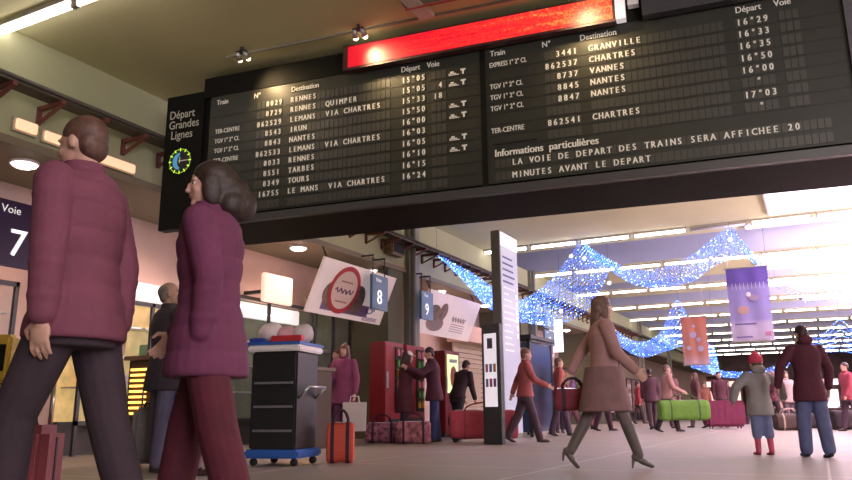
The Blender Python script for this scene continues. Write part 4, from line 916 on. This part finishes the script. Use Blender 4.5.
# crowd by the second column
for (lb, x, y, rz, H_, tc_, tr_, hr, fem) in (
    ('person in pale red top walking beside the glass kiosk', -5.12, 16.3, FR, 1.72, (.40, .10, .09), (.08, .05, .08), ('short', (.15, .08, .06)), False),
    ('person in brown coat with bright hair beyond the kiosk', -5.85, 18.5, TO, 1.74, (.16, .07, .06), (.05, .03, .05), ('short', (.25, .15, .08)), False),
    ('person in violet coat in the crowd near the third column', -6.40, 21.4, FL, 1.70, (.13, .06, .16), (.16, .05, .08), ('long', (.06, .03, .03)), True),
    ('person in reddish coat in the crowd near the third column', -6.15, 22.8, AW, 1.72, (.26, .07, .08), (.20, .06, .08), ('short', (.05, .02, .02)), False),
    ('person in dark red coat stepping right before the third column', -5.25, 20.5, FR, 1.78, (.12, .022, .035), (.06, .02, .03), ('short', (.06, .03, .03)), False),
    ('person in dark coat just behind the striding woman', -4.35, 22.5, AW, 1.75, (.09, .035, .05), (.06, .03, .04), ('short', (.05, .03, .03)), False),
    ('person in brown coat behind the green duffel bag', -3.95, 23.6, TO, 1.72, (.15, .07, .07), (.09, .05, .06), ('long', (.08, .04, .03)), True),
    ('small distant person in red near the pink shop', -6.6, 31.5, FR, 1.70, (.30, .04, .05), (.06, .03, .04), ('short', (.05, .02, .02)), False),
    ('distant person in dark coat beyond the maroon suitcase', -2.2, 29.5, FL, 1.75, (.08, .03, .04), (.05, .03, .04), ('short', (.05, .02, .02)), False),
    ('person in dark maroon coat behind the child', -1.25, 25.5, FL, 1.70, (.11, .03, .045), (.04, .02, .03), ('short', (.16, .08, .07)), False),
    ('person in pale coat between the child and the adult', -.80, 23.5, TO, 1.60, (.42, .30, .30), (.10, .06, .08), ('long', (.10, .05, .05)), True),
    ('distant person in grey coat behind the adult in maroon', .05, 26.5, AW, 1.72, (.20, .14, .16), (.05, .03, .05), ('short', (.05, .03, .03)), False),
    ('person in red coat at the right picture edge', .62, 21.0, FL, 1.66, (.32, .05, .08), (.06, .03, .05), ('short', (.06, .03, .03)), False),
    ('distant person in dark clothes under the orange banner', -3.3, 33.0, FR, 1.72, (.07, .03, .05), (.04, .02, .03), ('short', (.04, .02, .02)), False),
    ('distant person in rust coat by the far luggage', -4.4, 34.5, TO, 1.70, (.28, .10, .07), (.06, .03, .04), ('short', (.05, .03, .02)), False)):
    person(lb, x, y, rz, H_, legL=(-12, 6), legR=(12, 3), armL=(10, 7, 16), armR=(-8, 7, 14), hair=hr, top=('jacket', tc_), hem=.78, trousers=tr_, female=fem, face=True, vox=.026)

# ================================================================ BAGS, CART
def se(a, b, t, e_):   # superellipse point
    c, s = cos(t), sin(t); return (a*math.copysign(abs(c)**e_, c), b*math.copysign(abs(s)**e_, s))
def duffel(label, x, y, rz, L, H_, D_, m, band, group='soft travel bags', z=0.0, wheels=False):
    o = thing('duffel_bag', label, 'bag', (x, y, z), rz, group)
    zb = .05 if wheels else 0
    b = MB(); rings = []
    for i, t in enumerate((-1, -.97, -.85, -.5, 0, .5, .85, .97, 1)):
        s = {0: .80, 1: .93, 2: 1, 3: 1.0, 4: 1.0, 5: 1, 6: 1, 7: .93, 8: .80}[i]
        rings.append([(t*L/2, q[0]*s, zb+H_/2+q[1]*s*(1-.05*(i == 4))) for q in [se(D_/2, H_/2, 2*pi*k/28, .6) for k in range(28)]])
    b.loft(rings); b.build('shell', m, o, smooth=False)
    b = MB()
    for t in (-.28, .28):
        b.loft([[(t*L+dx, q[0]*1.015, zb+H_/2+q[1]*1.015) for q in [se(D_/2, H_/2, 2*pi*k/28, .6) for k in range(28)]] for dx in (-.02, .02)])
    b.build('strap_band', band, o)
    for s in (-1, 1):
        b = MB(); pts = [(L*.28*cos(pi*i/8), s*D_*.22, zb+H_*.97+min(.15, .5*H_)*sin(pi*i/8)) for i in range(9)]; b.path(pts, .012, 8); b.build('handle', band, o, smooth=True)
    b = MB(); b.box(-L*.42, L*.42, -.008, .008, zb+H_*.985, zb+H_+.006); b.build('zip', M_metal, o)
    if wheels:
        for s in (-1, 1):
            b = MB(); b.tube((-L*.42, s*D_*.3-.015, .05), (-L*.42, s*D_*.3+.015, .05), .05, n=16); b.build('wheel', M_rubber, o, smooth=True)
        for s in (-1, 1):
            b = MB(); b.tube((L*.4, s*D_*.3, 0), (L*.4, s*D_*.3, .07), .018, n=10); b.build('foot', M_rubber, o)
    return o
def suitcase(label, x, y, rz, W_, H_, D_, m, group='hard suitcases', pull=0.0):
    o = thing('suitcase', label, 'suitcase', (x, y, 0), rz, group)
    b = MB(); b.box(-W_/2, W_/2, -D_/2, D_/2, .05, H_); b.build('shell', m, o, bevel=min(W_, D_)*.18)
    b = MB()
    for i in range(5): b.box(-W_*.36+i*W_*.16, -W_*.36+i*W_*.16+.03, -D_/2-.008, D_/2+.008, .12, H_-.08)
    b.build('rib', m, o)
    b = MB(); b.box(-W_/2-.004, W_/2+.004, -.008, .008, .1, H_-.06); b.build('zip', M_dmetal, o)
    b = MB(); b.path([(-.07, 0, H_-.01), (-.06, 0, H_+.035), (.06, 0, H_+.035), (.07, 0, H_-.01)], .012, 8); b.build('handle', M_black, o, smooth=True)
    if pull:
        b = MB(); b.path([(-.10, D_*.3, H_-.02), (-.10, D_*.3, H_+pull), (.10, D_*.3, H_+pull), (.10, D_*.3, H_-.02)], .01, 8); b.build('pull_handle', M_metal, o, smooth=True)
    for sx in (-1, 1):
        for sy in (-1, 1):
            b = MB(); b.tube((sx*W_*.36-.012, sy*D_*.28, .03), (sx*W_*.36+.012, sy*D_*.28, .03), .03, n=14); b.build('wheel', M_rubber, o, smooth=True)
    return o
rz0 = radians(27.4)
hw_, wm_, bc_ = hand_pos(heel_woman, 'L'), hand_pos(waiting_man, 'R'), hand_pos(bag_carrier, 'R')
M_flor = mat('floral_cloth', (.26, .09, .13), .8, noise=.85, scale=14); M_strapd = cloth('strap_dark', (.04, .015, .03))
duffel('floral pink-brown holdall on the floor left of the standing couple', -7.15, 12.0, rz0, .60, .36, .32, M_flor, M_strapd)
duffel('floral pink-red holdall on the floor right of the standing couple', -6.45, 11.9, rz0, .62, .38, .32, mat('floral_cloth_red', (.34, .12, .15), .8, noise=.8, scale=11), M_strapd)
duffel('long pinkish-red duffel bag rolled behind the walker', -5.55, 12.95, rz0, 1.25, .52, .36, cloth('duffel_pinkred', (.42, .06, .09)), cloth('duffel_pinkband', (.30, .04, .07)), wheels=True)
duffel('large bright green duffel bag carried through the crowd', bc_.x, bc_.y, rz0, 1.25, .50, .34, cloth('duffel_green', (.12, .26, .035)), cloth('duffel_greenband', (.05, .10, .03)), z=bc_.z-.07-.635)
duffel('small dark red handbag carried by the woman in high-heeled boots', hw_.x, hw_.y, rz0, .36, .22, .14, cloth('bag_darkred', (.17, .02, .035)), M_strapd, z=hw_.z-.07-.323, group='carried handbags')
duffel('blue bag carried by the grey-haired man', wm_.x, wm_.y, rz0+.6, .26, .30, .12, cloth('bag_blue', (.03, .06, .28)), M_strapd, z=wm_.z-.07-.44, group='carried handbags')
duffel('dark duffel bag on the floor behind the adult in maroon', -.25, 24.0, rz0, .9, .42, .4, cloth('bag_black', (.025, .015, .02)), M_strapd)
duffel('black and tan bag on the floor right of the child', -.75, 22.0, rz0, .8, .42, .35, cloth('bag_darktan', (.06, .035, .03)), cloth('tan_strap', (.4, .3, .25)))
duffel('dark bag on the floor at the right picture edge', .65, 22.5, rz0, 1.0, .5, .4, cloth('bag_black', (.025, .015, .02)), M_strapd)
suitcase('maroon suitcase lying wide behind the green bag', -2.55, 23.9, rz0, 1.15, .80, .4, cloth('case_maroon', (.16, .02, .06)))
suitcase('grey rounded suitcase beside the slatted counter', -6.25, 5.75, rz0+.3, .34, .62, .26, mat('case_grey', (.16, .15, .15), .4), pull=.18)
suitcase('dusty red suitcase rolled beside the man in the purple jacket', -3.55, 2.45, rz0, .36, .50, .24, mat('case_red', (.26, .06, .07), .5), pull=.22)
# white shopping bag by the magenta coat
o = thing('shopping_bag', 'plain white shopping bag held by the woman in magenta coat', 'bag', tuple(hand_pos(magenta_woman, 'L')+Vector((0, 0, -.64))), rz0)
b = MB(); b.hexa([(-.19, -.07, 0), (.19, -.07, 0), (.19, .07, 0), (-.19, .07, 0), (-.20, -.08, .48), (.20, -.08, .48), (.20, .08, .48), (-.20, .08, .48)]); b.build('bag_body', mat('white_paper_bag', (.62, .56, .52), .6), o, bevel=.01)
for s in (-1, 1):
    b = MB(); b.path([(-.08, s*.08, .47), (-.06, s*.08, .58), (.06, s*.08, .58), (.08, s*.08, .47)], .006, 6); b.build('handle', M_white, o)

# trolley with goods
o = thing('service_trolley', 'tall black service trolley with blue base and white top tray', 'trolley', (-5.23, 6.72, 0), radians(12))
MB_ = mat('trolley_blue', (.03, .12, .42), .4)
box('cabinet', mat('trolley_black', (.018, .018, .018), .4), -.30, .24, -.28, .28, .16, 1.20, o, bevel=.02)
box('base', MB_, -.33, .29, -.32, .32, .08, .17, o, bevel=.02)
box('top_tray', M_white, -.34, .28, -.32, .32, 1.20, 1.27, o, bevel=.015)
box('blue_trim', MB_, -.345, .285, -.325, .325, 1.27, 1.30, o)
for i, z in enumerate((.35, .60, .85)):
    box('shelf_edge', mat('trolley_grey', (.16, .16, .17), .4), -.25, .20, -.30, -.28, z, z+.025, o)
b = MB(); b.path([(.24, -.22, .7), (.36, -.22, .82), (.36, .22, .82), (.24, .22, .7)], .015, 8); b.build('push_handle', M_metal, o, smooth=True)
for sx in (-.25, .22):
    for sy in (-.24, .24):
        b = MB(); b.tube((sx, sy-.015, .04), (sx, sy+.015, .04), .04, n=16); b.build('wheel', M_rubber, o, smooth=True)
tz = 1.30
def onTray(dx, dy):
    a = radians(12); return (-5.23+dx*cos(a)-dy*sin(a), 6.72+dx*sin(a)+dy*cos(a))
def soft(label, cat, nm, dx, dy, r, m, z=tz):
    x, y = onTray(dx, dy); b = MB(); b.ell((0, 0, r[2]), r, 14, 9); b.ell((r[0]*.35, 0, r[2]*1.3), (r[0]*.6, r[1]*.7, r[2]*.75), 12, 8)
    o_ = blob(b, nm, m, None, .012, 2); o_.location = (x, y, z); tag(o_, label, cat, 'things piled on the trolley tray'); return o_
soft('white plastic bag heaped at the left of the trolley tray', 'bag', 'plastic_bag', -.20, -.05, (.14, .14, .12), mat('bag_white_plastic', (.72, .62, .62), .4))
soft('pale pink bundle in the middle of the trolley tray', 'bundle', 'cloth_bundle', -.04, .0, (.12, .14, .10), cloth('bundle_pink', (.62, .35, .38)))
soft('white bundle at the right of the trolley tray', 'bundle', 'cloth_bundle', .14, .05, (.13, .13, .11), cloth('bundle_white', (.62, .55, .55)))
x, y = onTray(.10, -.24); b = MB(); b.box(-.18, .18, -.05, .05, 0, .07); o = b.build('carton', mat('carton_red', (.50, .03, .04), .5), loc=(x, y, tz), rz=radians(12), bevel=.008); tag(o, 'flat red carton at the front edge of the trolley tray', 'carton', 'things piled on the trolley tray')
x, y = onTray(-.26, -.24); b = MB(); b.box(-.08, .08, -.05, .05, 0, .05); o = b.build('carton', mat('carton_blue', (.03, .06, .35), .5), loc=(x, y, tz), rz=radians(12), bevel=.008); tag(o, 'small blue carton at the front edge of the trolley tray', 'carton', 'things piled on the trolley tray')
o = duffel('orange-red bag leaning against the right side of the trolley', -4.80, 7.15, rz0, .30, .44, .2, mat('bag_orange_red', (.50, .06, .03), .6), M_strapd, z=.0, group='bags by the trolley')
